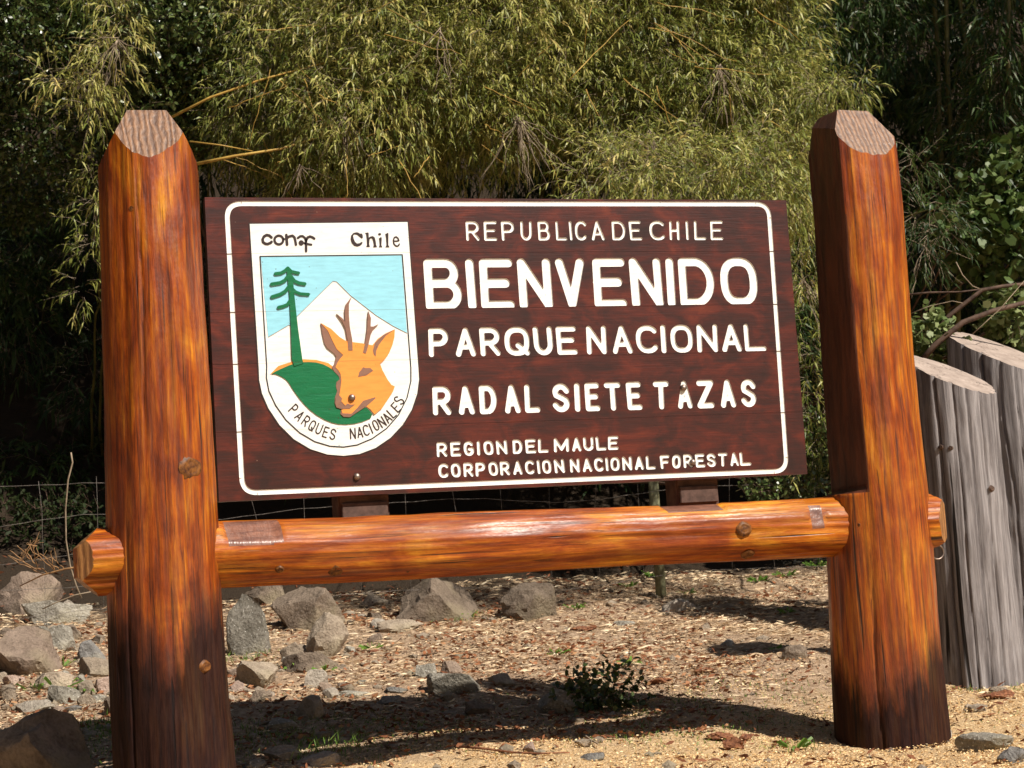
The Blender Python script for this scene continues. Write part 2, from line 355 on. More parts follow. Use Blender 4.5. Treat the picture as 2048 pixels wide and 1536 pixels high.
# ------------------------------------------------------------------ logs
def log_mesh(name, L, rfn, mats, planes=(), parent=None, nt_=96, dz=.02, bump=.004, seed=0, facets=(), wander=.02, axis='z', grooves=()):
    """log along +z from 0 to L. planes: (co, no, matindex) cut away with caps. facets: (angle, dist, z0, z1) flattened sides"""
    nz = int(L/dz)+1; bm = bmesh.new(); rings = []
    for k in range(nz):
        z = L*k/(nz-1); ring = []
        for i in range(nt_):
            th = 2*PI*i/nt_; c, s = math.cos(th), math.sin(th); r = rfn(th, z)
            v = noise.noise(Vector((c*1.7+seed, s*1.7, z*.8)))*bump*2.6 + noise.noise(Vector((c*7+seed, s*7, z*.7)))*bump*.9 \
                + noise.noise(Vector((c*5+seed, s*5, z*7)))*bump*.45
            r += v
            for g0, gw, gd, za, zb in grooves:
                if za < z < zb:
                    dth = (th-g0-.05*noise.noise(Vector((z*2.2, g0*9, seed)))-.012*noise.noise(Vector((z*14, g0*9, seed)))+PI) % (2*PI)-PI
                    if abs(dth) < 4*gw: r -= gd*math.exp(-(dth/gw)**2)*min(1, (z-za)*5, (zb-z)*5)
            x, y = r*c, r*s
            for a, d, z0, z1 in facets:
                if z0 <= z <= z1:
                    q = x*math.cos(a)+y*math.sin(a)
                    dd = d + .0035*noise.noise(Vector((x*30, y*6, z*5+seed)))
                    if q > dd: x -= (q-dd)*math.cos(a); y -= (q-dd)*math.sin(a)
            ring.append(bm.verts.new((x, y, z)))
        if wander:
            wx, wy = noise.noise(Vector((z*.9, seed, 2)))*wander, noise.noise(Vector((z*.9, seed, 7)))*wander
            for q_ in ring: q_.co.x += wx; q_.co.y += wy
        rings.append(ring)
    for a, b in zip(rings, rings[1:]):
        for i in range(nt_): bm.faces.new((a[i], a[(i+1) % nt_], b[(i+1) % nt_], b[i]))
    bm.faces.new(rings[0][::-1]); bm.faces.new(rings[-1])
    for f in bm.faces: f.smooth = True
    for f in bm.faces:
        if len(f.verts) > 4: f.smooth = False
        ce = f.calc_center_median()
        for a, d, z0, z1 in facets:
            if len(f.verts) == 4 and z0 <= ce.z <= z1 and ce.x*math.cos(a)+ce.y*math.sin(a) > d-.006: f.material_index = 2 if len(mats) > 2 else 0
    for co, no, mi in planes:
        geo = bm.verts[:]+bm.edges[:]+bm.faces[:]
        res = bmesh.ops.bisect_plane(bm, geom=geo, plane_co=co, plane_no=no, clear_outer=True)
        ed = [e for e in res['geom_cut'] if isinstance(e, bmesh.types.BMEdge)]
        if ed:
            r2 = bmesh.ops.contextual_create(bm, geom=ed)
            for f in r2['faces']: f.material_index = mi; f.smooth = False
            for e in ed:
                if e.is_valid: e.smooth = False
    bmesh.ops.recalc_face_normals(bm, faces=bm.faces)
    if axis == 'x':
        bmesh.ops.rotate(bm, verts=bm.verts, matrix=Matrix.Rotation(PI/2, 3, 'Y'))
    return mesh_bm(name, bm, mats, parent)

sign = empty('welcome_sign', (0, 0, 0))
tag(sign, 'large brown wooden park welcome sign with white lettering between two varnished log posts', 'sign')
# positions
YC = -.03
pL = on_y(291, 310, YC); pL2 = on_y(350, 1480, YC); xl = float((pL[0]+pL2[0])/2)
pR = on_y(1694, 300, YC); pR2 = on_y(1782, 1440, YC); xr = float((pR[0]+pR2[0])/2)
zTL = float(on_y(290, 220, YC-.08)[2]); zTR = float(on_y(1700, 221, YC-.08)[2])
print('posts', xl, xr, zTL, zTR, pL, pL2, pR, pR2)
def chamfers(zt, hw, slope, tw=0.0, mats=(1, 1, 1, 1), top=1):
    out = [((0, 0, zt), (0, 0, 1), top)]
    for k, (a, m) in enumerate(zip((-PI/2, 0, PI/2, PI), mats)):
        a += tw; n = Vector((math.cos(a), math.sin(a), slope)).normalized()
        out.append(((hw*math.cos(a), hw*math.sin(a), zt), n, m))
    return out
B0 = -.35
def postL(th, z): return .238 - .047*min(1, max(0, (z+B0)/2.7))
def postR(th, z): return .252 - .038*min(1, max(0, (z+B0)/2.7))
p1 = log_mesh('post', zTL-B0, postL, [M_post_l, M_cut], chamfers(zTL-B0, .078, .54, R(-4)), sign, seed=1.3, bump=.006, nt_=220, grooves=((R(-138), .016, .018, .2, 1.5), (R(-75), .014, .012, 1.2, 2.1), (R(-60), .014, .014, .3, 1.0), (R(-112), .012, .010, 1.7, 2.9)))
p1.location = (xl, YC, B0); p1['label'] = 'left log post, reddish stained, charred dark towards its foot'
p2 = log_mesh('post', zTR-B0, postR, [M_post_r, M_cut, M_facet], chamfers(zTR-B0, .082, .58, R(4), (1, 1, 1, 2)), sign, seed=4.1, bump=.006,
              facets=((PI-.10, .118, 1.10-B0, 9),), nt_=220, grooves=((R(-95), .014, .012, .3, 1.3), (R(-70), .014, .012, 1.5, 2.5), (R(-130), .014, .012, .2, 1.1)))
p2.location = (xr, YC, B0); p2['label'] = 'right log post, amber stained, with a flat hewn face on its inner side'
for p in (p1, p2):                     # move material space so z = 0 is the ground: shift mesh instead of object
    p.data.transform(Matrix.Translation((0, 0, B0))); p.location.z = 0
# rail
ra = on_y(150, 1128, YC); rb = on_y(1874, 1043, YC); print('rail', ra, rb)
Lr = float(np.linalg.norm(rb-ra))
def rr_(th, z): return .131 + .004*math.sin(z*2.1)
s_ = .75
hx = [((0, 0, 0), (0, 0, -1), 1), ((0, 0, Lr), (0, 0, 1), 1)]
for a, hw in ((0, .055), (PI/2, .06), (PI, .06), (-PI/2, .085)):   # local +x becomes world -z, local y stays
    n = Vector((math.cos(a), math.sin(a), -.85)).normalized(); hx.append(((hw*math.cos(a), hw*math.sin(a), 0), n, 1))
    n = Vector((math.cos(a), math.sin(a), .85)).normalized(); hx.append(((.075*math.cos(a), .075*math.sin(a), Lr), n, 1))
def along(px): return float((on_y(px, 1090, YC-.12)-ra)[0])
rail = log_mesh('crossbeam', Lr, rr_, [M_rail, M_cut2, M_hewn], hx, sign, seed=9, bump=.0055, axis='x', nt_=96,
                facets=((R(-142), .118, along(452), along(566)), (R(-160), .121, along(1345), along(1462)), (R(-105), .124, along(1622), along(1652))))
rail.location = ra; rail.rotation_euler = (0, -math.atan2(rb[2]-ra[2], rb[0]-ra[0]), 0)
def rail_pt(px, py, lift=0.0):          # point on the rail's front surface seen at that spot
    d = ray(px, py); ax = Vector(rb-ra).normalized(); best = None
    for t in np.arange(6.0, 10.5, .004):
        p = Vector(EYE+d*t); v = p-Vector(ra); q = v-ax*v.dot(ax)
        if q.length < .134: return p, q.normalized()
    return None, None
def knot(pos, nrm, r, parent, mat, name='knot'):
    bm = bmesh.new(); n = 14
    rings = [(1.35, -.005), (1.05, .0005), (.85, .0035), (.7, .001), (.5, .002), (.25, .003)]
    vs = [[bm.verts.new((r*k*math.cos(2*PI*i/n)*1.15, r*k*math.sin(2*PI*i/n)*(1+.1*math.sin(i*2.1)), h)) for i in range(n)] for k, h in rings]
    c = bm.verts.new((0, 0, .003))
    for a, b in zip(vs, vs[1:]):
        for i in range(n): bm.faces.new((a[i], a[(i+1) % n], b[(i+1) % n], b[i]))
    for i in range(n): bm.faces.new((vs[-1][i], vs[-1][(i+1) % n], c))
    o = mesh_bm(name, bm, mat, None, True)
    o.matrix_world = Matrix.Translation(pos) @ nrm.to_track_quat('Z', 'Y').to_matrix().to_4x4()
    bpy.context.view_layer.update(); mw = o.matrix_world.copy(); o.parent = parent; o.matrix_parent_inverse = parent.matrix_world.inverted(); o.matrix_world = mw
    return o
bpy.context.view_layer.update()
M_knot = m_plain('knot_wood', (.22, .085, .02), (.05, .016, .007), .5, 45)
for (px, py, r) in ((1089, 1114, .024), (1489, 1058, .024), (1496, 1111, .022), (672, 1142, .022), (802, 1098, .012), (820, 1134, .024), (560, 1140, .012)):
    p, n_ = rail_pt(px, py)
    if p: knot(p, n_, r, rail, M_knot)
def post_pt(px, py, cx, rad):
    d = ray(px, py)
    for t in np.arange(6.0, 10.5, .004):
        p = EYE+d*t; q = Vector((p[0]-cx, p[1]-YC, 0))
        if q.length < rad(0, p[2]-B0)+.003: return Vector(p), q.normalized()
for (px, py, r, cx, rad, par, mt) in ((383, 935, .036, xl, postL, p1, M_knot), (412, 1333, .019, xl, postL, p1, M_knot), (263, 417, .010, xl, postL, p1, M_knot),
                                  (1728, 420, .010, xr, postR, p2, M_knot), (1778, 474, .008, xr, postR, p2, M_knot), (1716, 1050, .009, xr, postR, p2, M_knot)):
    p, n_ = post_pt(px, py, cx, rad)
    knot(p, n_, r, par, mt)
# support timbers behind the board
for i, (xa, xb) in enumerate(((665, 765), (1332, 1415))):
    a = on_y(xa, 1030 if i == 0 else 985, .17); b = on_y(xb, 1030 if i == 0 else 985, .17)
    x0, x1 = float(a[0]), float(b[0]); zb = 1.075
    bm = bmesh.new()
    bmesh.ops.create_cube(bm, size=1, matrix=Matrix.Translation(((x0+x1)/2, .115, (zb+2.3)/2)) @ Matrix.Diagonal((x1-x0, .125, 2.3-zb, 1)))
    bmesh.ops.bevel(bm, geom=bm.edges[:], offset=.006, segments=2, affect='EDGES')
    t = mesh_bm('support_timber', bm, M_timber, sign)
    bm = bmesh.new()
    bmesh.ops.create_cube(bm, size=1, matrix=Matrix.Translation(((x0+x1)/2, .110, 1.135)) @ Matrix.Diagonal((x1-x0-.02, .150, .075, 1)))
    bmesh.ops.bevel(bm, geom=bm.edges[:], offset=.004, segments=1, affect='EDGES')
    mesh_bm('packing_block', bm, M_timber_end, t)

# ------------------------------------------------------------------ board: planks with routed letters
BW, BZ0, BZ1 = 2.6539, 1.2, 2.45
def bx(px, py):                         # a spot of the photographed board to board metres (x, z)
    p = on_y(px, py, 0.0); return (float(p[0]), float(p[2]))
def arc(cx, cy, rx, ry, a0, a1, n=10):
    return [(cx+rx*math.cos(R(a0+(a1-a0)*i/n)), cy+ry*math.sin(R(a0+(a1-a0)*i/n))) for i in range(n+1)]
def oval(n=22, p=2.6):
    out = []
    for i in range(n+1):
        t = 2*PI*i/n; c, s = math.cos(t), math.sin(t)
        out.append((.5+.5*math.copysign(abs(c)**(2/p), c), .5+.5*math.copysign(abs(s)**(2/p), s)))
    return out
def cshape(a0=42, a1=318, n=16, p=2.4):
    out = []
    for i in range(n+1):
        t = R(a0+(a1-a0)*i/n); c, s = math.cos(t), math.sin(t)
        out.append((.5+.5*math.copysign(abs(c)**(2/p), c), .5+.5*math.copysign(abs(s)**(2/p), s)))
    mx = max(x for x, y in out); return [(x/mx, y) for x, y in out]
def bowl(y0, y1, xr_=1.0, xs=.55): return [(0, y1), (xs, y1)] + arc(xs, (y0+y1)/2, xr_-xs, (y1-y0)/2, 80, -80, 7) + [(xs, y0), (0, y0)]
GL = {
 'A': [[(0, 0), (.5, 1), (1, 0)], [(.17, .3), (.83, .3)]],
 'B': [[(0, 0), (0, 1), (.62, 1)]+arc(.62, .77, .3, .23, 80, -80, 7)+[(.62, .53), (0, .53)], [(.6, .53)]+arc(.62, .265, .38, .265, 80, -80, 8)+[(.6, 0), (0, 0)]],
 'C': [cshape()], 'D': [[(0, 0), (0, 1), (.5, 1)]+arc(.45, .5, .55, .5, 78, -78, 12)+[(.5, 0), (0, 0)]],
 'E': [[(1, 1), (0, 1), (0, 0), (1, 0)], [(0, .52), (.84, .52)]], 'F': [[(1, 1), (0, 1), (0, 0)], [(0, .5), (.8, .5)]],
 'G': [cshape(42, 345)[:-1]+[(1, .2), (1, .45), (.58, .45)]], 'H': [[(0, 0), (0, 1)], [(1, 0), (1, 1)], [(0, .5), (1, .5)]],
 'I': [[(.5, 0), (.5, 1)]], 'L': [[(0, 1), (0, 0), (1, 0)]], 'M': [[(0, 0), (0, 1), (.5, .12), (1, 1), (1, 0)]],
 'N': [[(0, 0), (0, 1)], [(0, 1), (1, 0)], [(1, 0), (1, 1)]], 'O': [oval()], 'P': [[(0, 0), (0, 1)], bowl(.46, 1)],
 'Q': [oval(), [(.55, .32), (1, 0)]], 'R': [[(0, 0), (0, 1)], bowl(.46, 1), [(.45, .46), (1, 0)]],
 'S': [[(1, .80)]+arc(.5, .75, .46, .25, 35, 180, 7)+[(.1, .62), (.5, .51), (.9, .38)]+arc(.5, .25, .48, .25, 0, -145, 7)[0:]+[(0, .18)]],
 'T': [[(0, 1), (1, 1)], [(.5, 1), (.5, 0)]], 'U': [[(0, 1), (0, .38)]+arc(.5, .36, .5, .36, 180, 360, 10)+[(1, .38), (1, 1)]],
 'V': [[(0, 1), (.5, 0), (1, 1)]], 'Z': [[(0, 1), (1, 1), (0, 0), (1, 0)]],
}
def stroke_polys(pts, hw, ncap=7):
    """convex polygons that together cover a round-ended stroke"""
    out = []; closed = len(pts) > 3 and math.dist(pts[0], pts[-1]) < 1e-6
    P = [Vector(p) for p in pts]; Q = [P[0]]
    for p in P[1:]:
        if (p-Q[-1]).length > 1e-5: Q.append(p)
    P = Q; n = len(P)
    for i in range(n-1):
        a, b = P[i], P[i+1]; d = (b-a).normalized(); nn = Vector((-d.y, d.x))
        out.append([a+nn*hw, a-nn*hw, b-nn*hw, b+nn*hw])
    for i in range(n):                     # round joins and ends
        sharp = True
        if 0 < i < n-1:
            d0 = (P[i]-P[i-1]).normalized(); d1 = (P[i+1]-P[i]).normalized(); sharp = d0.dot(d1) < .995
        if sharp:
            m = 12; off = .13*i
            out.append([P[i]+Vector((math.cos(2*PI*k/m+off), math.sin(2*PI*k/m+off)))*hw for k in range(m)])
    return [[(v.x, v.y) for v in q][::1] for q in out]
def ccw(poly):
    s = sum(a[0]*b[1]-b[0]*a[1] for a, b in zip(poly, poly[1:]+poly[:1]))
    return poly if s > 0 else poly[::-1]
def cdt(polys):
    V = []; F = []
    for p in polys:
        p = ccw(p); F.append(list(range(len(V), len(V)+len(p)))); V += [Vector(v) for v in p]
    vo, eo, fo, ov, oe, of = delaunay_2d_cdt(V, [], F, 0, 1e-6)
    return vo, fo, of
def to_clockface(f): return f
def relief(name, polys, y_front, y_back, mat, parent, xf=None):
    """raised sheet covering the union of polys; front at y_front, skirt down to y_back (front faces -y)"""
    vo, fo, of = cdt(polys); keep = [f for f, o in zip(fo, of) if o]
    V = [(v.x, y_front, v.y) for v in vo]; n = len(V); V += [(v.x, y_back, v.y) for v in vo]
    F = []; ec = {}
    for f in keep:
        a = sum((vo[f[i]].x*vo[f[(i+1) % len(f)]].y-vo[f[(i+1) % len(f)]].x*vo[f[i]].y) for i in range(len(f)))
        if a < 0: f = f[::-1]
        F.append(list(f))                 # ccw in (x,z) seen from -y
        for i in range(len(f)): ec[(f[i], f[(i+1) % len(f)])] = 1
    for (a, b) in list(ec):
        if (b, a) not in ec: F.append([b, a, a+n, b+n])
    o = mesh_pd(name, V, F, mat, parent)
    me = o.data; bm = bmesh.new(); bm.from_mesh(me); bmesh.ops.delete(bm, geom=[v for v in bm.verts if not v.link_faces], context='VERTS'); bm.to_mesh(me); bm.free()
    return o
ROWS = [
 ('REPUBLICADECHILE', .0058, (931,959.6,967,995,1002,1030,1040,1065,1075,1101,1110.5,1134.5,1138,1145,1149,1174,1181.5,1209,1223,1252,1258,1284,1298,1330,1338,1360,1371,1378,1387.5,1413,1420,1447), 1.2, (931, 442.6, 481.2), (1447, 441.7, 479.6)),
 ('BIENVENIDO', .0185, (846.5,925.7,929,955,957.4,1030.3,1034,1106,1110.5,1173.6,1184,1254.7,1258.6,1327,1331,1351.6,1355.5,1431.6,1438.3,1517.6), 3, (850, 518, 620.6), (1516, 515.0, 611)),
 ('PARQUENACIONAL', .0112, (855.7,898.3,910,953,958.5,1001.5,1007.7,1060.5,1066,1107,1111.6,1155.3,1171.7,1214.4,1222.7,1265.6,1270.3,1316.4,1321,1333,1339.5,1387.5,1392.6,1437,1442,1484,1487,1533), 1.7, (857, 656.5, 713.8), (1533, 647.0, 702.2)),
 ('RADALSIETETAZAS', .0118, (863.7,903.8,914.7,950,957.4,995,1007,1041.6,1047.8,1081.7,1103.6,1140.8,1148,1161.5,1168.8,1201,1207.8,1243.8,1252,1285,1305.5,1339.8,1353,1385.5,1392.6,1429.3,1439,1472.3,1480.5,1513.7), 1.7, (865, 773.0, 830.4), (1512, 758.0, 813.2)),
 ('REGIONDELMAULE', .0064, (872.8,895.6,900.3,922.8,926.9,948.8,953.3,961.3,966.6,988.4,992,1015.5,1024.8,1046,1050.3,1073,1075.6,1098.3,1107.3,1139,1143.6,1163.6,1166,1188.5,1191.3,1213,1215.4,1237.9), .9, (873, 884.8, 914), (1237, 871.8, 899)),
 ('CORPORACIONNACIONALFORESTAL', .0064, (876,898,901.4,922.8,926.4,947.8,950.6,971.7,976.4,997.5,999.5,1020.6,1025.6,1046,1049.4,1069.8,1074,1081,1083.8,1104,1108,1130,1139.4,1160.5,1164.4,1185,1187.8,1207.8,1210.4,1218,1220.3,1240.9,1244,1265,1269,1288.7,1291.3,1312,1320,1340.7,1343.7,1363,1366.2,1385.9,1390.3,1410.8,1413,1432.8,1435.4,1455.8,1459.3,1478.5,1479,1502.4), .9, (876, 927.4, 955.8), (1502, 903.6, 930.4)),
]
rnd = random.Random(5)
letters = []                               # (row, char, polys)
for ri, (txt, hw, ext, lean, A, B) in enumerate(ROWS):
    for k, ch in enumerate(txt):
        l, r = ext[2*k]+lean, ext[2*k+1]-lean; t = ((l+r)/2-A[0])/(B[0]-A[0])
        yt = A[1]+(B[1]-A[1])*t; yb = A[2]+(B[2]-A[2])*t; ym = (yt+yb)/2
        xL = bx(l, ym)[0]+hw; xR = bx(r, ym)[0]-hw; zt = bx((l+r)/2, yt)[1]-hw; zb = bx((l+r)/2, yb)[1]+hw
        if ch == 'I': xL = xR = (xL+xR)/2
        jt = lambda: rnd.uniform(-.0012, .0012)
        tw = jt()*1.3
        polys = []
        for s in GL[ch]:
            pts = [(xL+(xR-xL)*x+tw*(y-.5)*2, zb+(zt-zb)*y) for x, y in s]
            if ch == 'I': pts = [(xL+tw*(y-.5)*2, zb+(zt-zb)*y) for x, y in s]
            polys += stroke_polys(pts, hw*(1.07+rnd.uniform(-.05, .05)))
        letters.append((ri, ch, polys))
def border_poly():
    c4 = [bx(453.5, 407), bx(1537, 408), bx(1574, 941.5), bx(485.5, 986)]; r = .062; pts = []
    Vv = [Vector(c) for c in c4]
    for i in range(4):
        p, a, b = Vv[i], Vv[i-1], Vv[(i+1) % 4]; da = (a-p).normalized(); db = (b-p).normalized()
        p0, p1 = p+da*r, p+db*r
        for k in range(9):
            t = k/8; pts.append(tuple((p0*(1-t)**2*1 + p*2*t*(1-t) + p1*t*t)))
    pts.append(pts[0]); return stroke_polys(pts, .0104)
BORD = border_poly()
seams = [BZ1]
for f in (.188, .382, .553, .775): seams.append(BZ1-f*(BZ1-BZ0))
seams.append(BZ0)
ROWPLANK = {0: 0, 1: 1, 2: 2, 3: 3, 4: 4, 5: 4}
def inside(poly, z0, z1):
    zs = [p[1] for p in poly]; return min(zs) < z1 and max(zs) > z0
def clampz(polys, z0, z1):               # keep engravings a hair inside their own plank
    return [[(x, min(max(z, z0), z1)) for x, z in p] for p in polys]
DEEP = .0038
planks = []
for k in range(5):
    z1, z0 = seams[k]-.0005, seams[k+1]+.0005
    if k == 0: z1 = BZ1
    if k == 4: z0 = BZ0
    x0, x1 = -BW/2, BW/2
    groups = [('plank', [[(x0, z0), (x1, z0), (x1, z1), (x0, z1)]])]
    own = [(ch, clampz(p, z0+.002, z1-.002)) for ri, ch, p in letters if ROWPLANK[ri] == k]
    groups += own; groups.append(('border', [p for p in BORD if inside(p, z0, z1)]))
    V = []; F = []; gid = []
    for gi, (_, ps) in enumerate(groups):
        for p in ps:
            p = ccw(list(p)); F.append(list(range(len(V), len(V)+len(p)))); V += [Vector(v) for v in p]; gid.append(gi)
    vo, eo, fo, ov, oe, of = delaunay_2d_cdt(V, [], F, 0, 1e-7)
    cls = []
    for f, o in zip(fo, of):
        g = set(gid[i] for i in o)
        if 0 not in g: cls.append(-1); continue
        g.discard(0); cls.append(max(g) if g else 0)
    fo = [f if sum(vo[f[i]].x*vo[f[(i+1) % len(f)]].y-vo[f[(i+1) % len(f)]].x*vo[f[i]].y for i in range(len(f))) > 0 else f[::-1] for f in fo]
    nv = len(vo); dy = (.0012*rnd.random() if k else 0.0)
    # plank front + side band + back
    edge = {}
    for f, c in zip(fo, cls):
        for i in range(len(f)): edge[(f[i], f[(i+1) % len(f)])] = c
    Vp = [(v.x, 0.0, v.y) for v in vo]; Fp = [list(f) for f, c in zip(fo, cls) if c == 0]
    Vp += [(v.x, .045, v.y) for v in vo]
    for (a, b), c in edge.items():
        oc = edge.get((b, a), -1)
        if c >= 0 and oc == -1: Fp.append([b, a, a+nv, b+nv])
    o = mesh_pd('plank', Vp, Fp, M_board, sign)
    bm = bmesh.new(); bm.from_mesh(o.data); bmesh.ops.delete(bm, geom=[v for v in bm.verts if not v.link_faces], context='VERTS')
    b_ = [bm.verts.new(q) for q in ((x0, .0448, z0), (x0, .0448, z1), (x1, .0448, z1), (x1, .0448, z0))]; bm.faces.new(b_)
    bm.to_mesh(o.data); bm.free(); planks.append(o)
    for gi, (ch, _) in enumerate(groups):
      if gi == 0: continue
      for side in ((-1, 1) if ch == 'border' and 0 < k < 4 else (0,)):
        sel = [c == gi and (side == 0 or vo[f[0]].x*side > 0) for f, c in zip(fo, cls)]
        Fl = [list(f) for f, q in zip(fo, sel) if q]
        if not Fl: continue
        Vl = [(v.x, DEEP if ch != 'border' else DEEP*.8, v.y) for v in vo]+[(v.x, 0.0, v.y) for v in vo]
        for (a, b), c in edge.items():
            if c == gi and edge.get((b, a), -1) == 0 and (side == 0 or vo[a].x*side > 0): Fl.append([a, b, b+nv, a+nv][::-1] if False else [b, a, a+nv, b+nv][::1])
        lo = mesh_pd('letter' if ch != 'border' else 'border_stripe', Vl, Fl, M_white, o)
        bm = bmesh.new(); bm.from_mesh(lo.data); bmesh.ops.delete(bm, geom=[v for v in bm.verts if not v.link_faces], context='VERTS'); bm.to_mesh(lo.data); bm.free()

# ------------------------------------------------------------------ emblem
def Z1(pts): return [bx(480+x/2.953, 420+y/2.953) for x, y in pts]
def Zd(pts): return [bx(630+x/6.4, 620+y/6.4) for x, y in pts]
def Ze(pts): return [bx(560+x/7.585, 780+y/7.585) for x, y in pts]
def Zc(pts): return [bx(690+x/15.754, 450+y/15.754) for x, y in pts]
def Zn(pts): return [bx(500+x/12.8, 440+y/12.8) for x, y in pts]
def smooth(pts, it=1, closed=True):
    for _ in range(it):
        n = len(pts); out = []
        for i in range(n if closed else n-1):
            a, b = pts[i], pts[(i+1) % n]; out += [(a[0]*.75+b[0]*.25, a[1]*.75+b[1]*.25), (a[0]*.25+b[0]*.75, a[1]*.25+b[1]*.75)]
        pts = out if closed else [pts[0]]+out+[pts[-1]]
    return pts
outer = [(57,83),(988,72),(1052,935),(1056,1000),(1045,1085),(1013,1180),(960,1268),(888,1345),(800,1405),(705,1441),(610,1452),(515,1444),(415,1412),(318,1354),(233,1270),(168,1172),(130,1085),(113,1005),(110,930)]
em = relief('emblem', [Z1([(x+(-7 if x < 500 else 7), y+(-7 if y < 300 else 5)) for x, y in outer])], -.0012, .0, M_ink, sign)
em['label'] = 'white shield emblem with deer head, conifer and snowy mountain'
relief('shield_plate', [Z1(outer)], -.003, -.0012, M_white, em)
relief('sky_panel', [Z1([(122,280),(952,270),(985,728),(905,688),(800,622),(650,505),(570,425),(548,422),(490,478),(342,625),(296,690),(288,680),(165,752)])], -.0042, -.003, M_skyp, em)
ml = []
for s in ([(165,752),(288,680),(300,690)], [(336,630),(490,478),(548,422),(570,425),(650,505),(800,622),(905,688),(985,728)]): ml += stroke_polys(Z1(s), .0007)
relief('ridge_line', ml, -.0047, -.003, M_brownp, em)
inner = [(117,275),(957,265),(1008,935),(1008,1010),(985,1110),(935,1210),(865,1290),(780,1350),(690,1388),(610,1400),(530,1395),(440,1368),(350,1315),(270,1240),(210,1155),(170,1070),(155,990),(157,925),(117,275)]
relief('shield_outline', stroke_polys(Z1(inner), .0022), -.005, -.003, M_line, em)
relief('hill_rim', [Z1([(176,972),(225,922),(315,893),(375,882),(450,886),(520,905),(560,935),(560,960),(380,925),(215,955)])], -.0050, -.003, M_orange, em)
hill = [(180,972),(215,950),(315,907),(380,898),(470,903),(545,940),(600,1010),(640,1100),(640,1150),(740,1160),(792,1222),(700,1260),(600,1270),(520,1252),(430,1200),(360,1130),(310,1060),(280,1010),(245,985),(205,968)]
relief('hill', [Z1(smooth(hill))], -.0066, -.003, M_green, em)
tp = []
for s, wd in (([(280,345),(262,362),(240,374),(208,378)], .0068), ([(281,345),(300,365),(325,371),(343,374)], .0064), ([(285,388),(262,418),(235,432),(185,440)], .0072), ([(300,395),(318,420),(345,433),(380,438)], .0070),
              ([(290,450),(265,482),(235,500),(188,515)], .0074), ([(300,460),(325,485),(355,497),(402,500)], .0062), ([(295,535),(278,560),(255,570),(226,577)], .0068)):
    tp += stroke_polys(Z1(s), wd)
tp.append(Z1([(272,345),(287,343),(310,400),(318,500),(340,700),(366,885),(372,905),(318,925),(303,880),(298,700),(288,500)]))
relief('conifer', tp, -.0095, -.003, M_green, em)
deer = empty('deer_head') ; bpy.data.objects.remove(deer)
sil = [(68,178),(85,300),(115,430),(150,490),(240,560),(265,600),(240,700),(210,735),(240,790),(300,850),(310,890),(270,925),(262,980),(278,1040),(250,1120),(245,1200),(270,1255),(330,1270),(318,1330),(360,1372),(440,1376),(520,1322),(640,1242),(640,1150),(500,1000),(400,600),(230,300)]
relief('deer_shadow', [Zd(sil)], -.0080, -.003, M_brownp, em)
head = [(70,172),(200,245),(310,350),(390,400),(480,415),(600,430),(730,455),(800,370),(900,300),(1015,250),(1010,350),(985,450),(940,560),(880,640),(825,690),(860,780),(920,890),(970,960),(1015,980),(990,1050),(930,1140),(850,1260),(755,1338),(700,1270),(650,1237),(560,1270),(480,1335),(420,1346),(345,1325),(332,1285),(360,1268),(430,1235),(385,1232),(330,1170),(337,1130),(305,1095),(320,1000),(332,900),(320,820),(290,770),(255,735),(290,660),(355,580),(270,500),(215,390),(160,270)]
relief('deer_head', [Zd(head)], -.0092, -.003, M_orange, em)
relief('jaw_shade', [Zd([(765,1118),(610,1165),(540,1250),(460,1330),(345,1325),(325,1338),(360,1370),(440,1374),(520,1320),(650,1235),(762,1138)])], -.0102, -.009, M_brownp, em)
relief('mouth_shade', [Zd([(300,1215),(370,1235),(410,1200),(450,1217),(505,1210),(440,1265),(330,1270),(268,1250),(250,1200),(258,1130),(305,1095),(340,1135),(330,1172)])], -.0106, -.009, M_brownp, em)
relief('eye', [Zd([(545,860),(560,800),(610,735),(640,747),(700,745),(738,780),(650,840)])], -.0102, -.009, M_brownp, em)
relief('ear_shade', [Zd([(1015,250),(870,320),(760,420),(735,520),(745,570),(770,600),(775,530),(810,450),(900,330)])], -.0102, -.009, M_brownp, em)
relief('antler', [Z1([(655,517),(640,560),(640,620),(645,690),(660,770),(662,832),(637,832),(632,770),(620,700),(600,660),(568,615),(600,640),(618,662),(615,600),(622,560)])], -.0104, -.003, M_brownp, em)
relief('antler', [Z1([(755,600),(770,640),(768,690),(785,690),(815,675),(785,705),(768,740),(755,800),(740,850),(723,845),(735,790),(748,700),(750,640)])], -.0104, -.003, M_brownp, em)
# lettering on the shield
ink = lambda nm, polys: relief(nm, polys, -.0046, -.003, M_ink, em)
ink('letter', [Zc([(555,410),(520,430),(480,400),(400,330),(350,305),(280,300),(250,350),(270,450),(310,540),(370,590),(450,580),(520,535),(550,560),(520,620),(460,660),(380,685),(290,660),(210,580),(170,460),(185,340),(250,260),(340,235),(400,240),(460,275),(520,275),(550,320)])])
ink('letter', [Zc([(625,255),(725,238),(740,270),(740,400),(800,365),(870,355),(930,400),(960,520),(975,640),(1003,700),(890,712),(885,680),(900,640),(880,520),(855,440),(810,420),(765,460),(755,600),(775,695),(660,695),(685,640),(680,460),(660,300)])])
ink('letter', [Zc([(1060,430),(1135,375),(1150,440),(1140,640),(1168,705),(1060,705),(1085,640),(1075,480)]), Zc([(1085+48*math.cos(i*.5236), 295+38*math.sin(i*.5236)) for i in range(12)])])
ink('letter', [Zc([(1262,290),(1340,248),(1360,270),(1358,640),(1395,705),(1265,708),(1300,640),(1285,400)])])
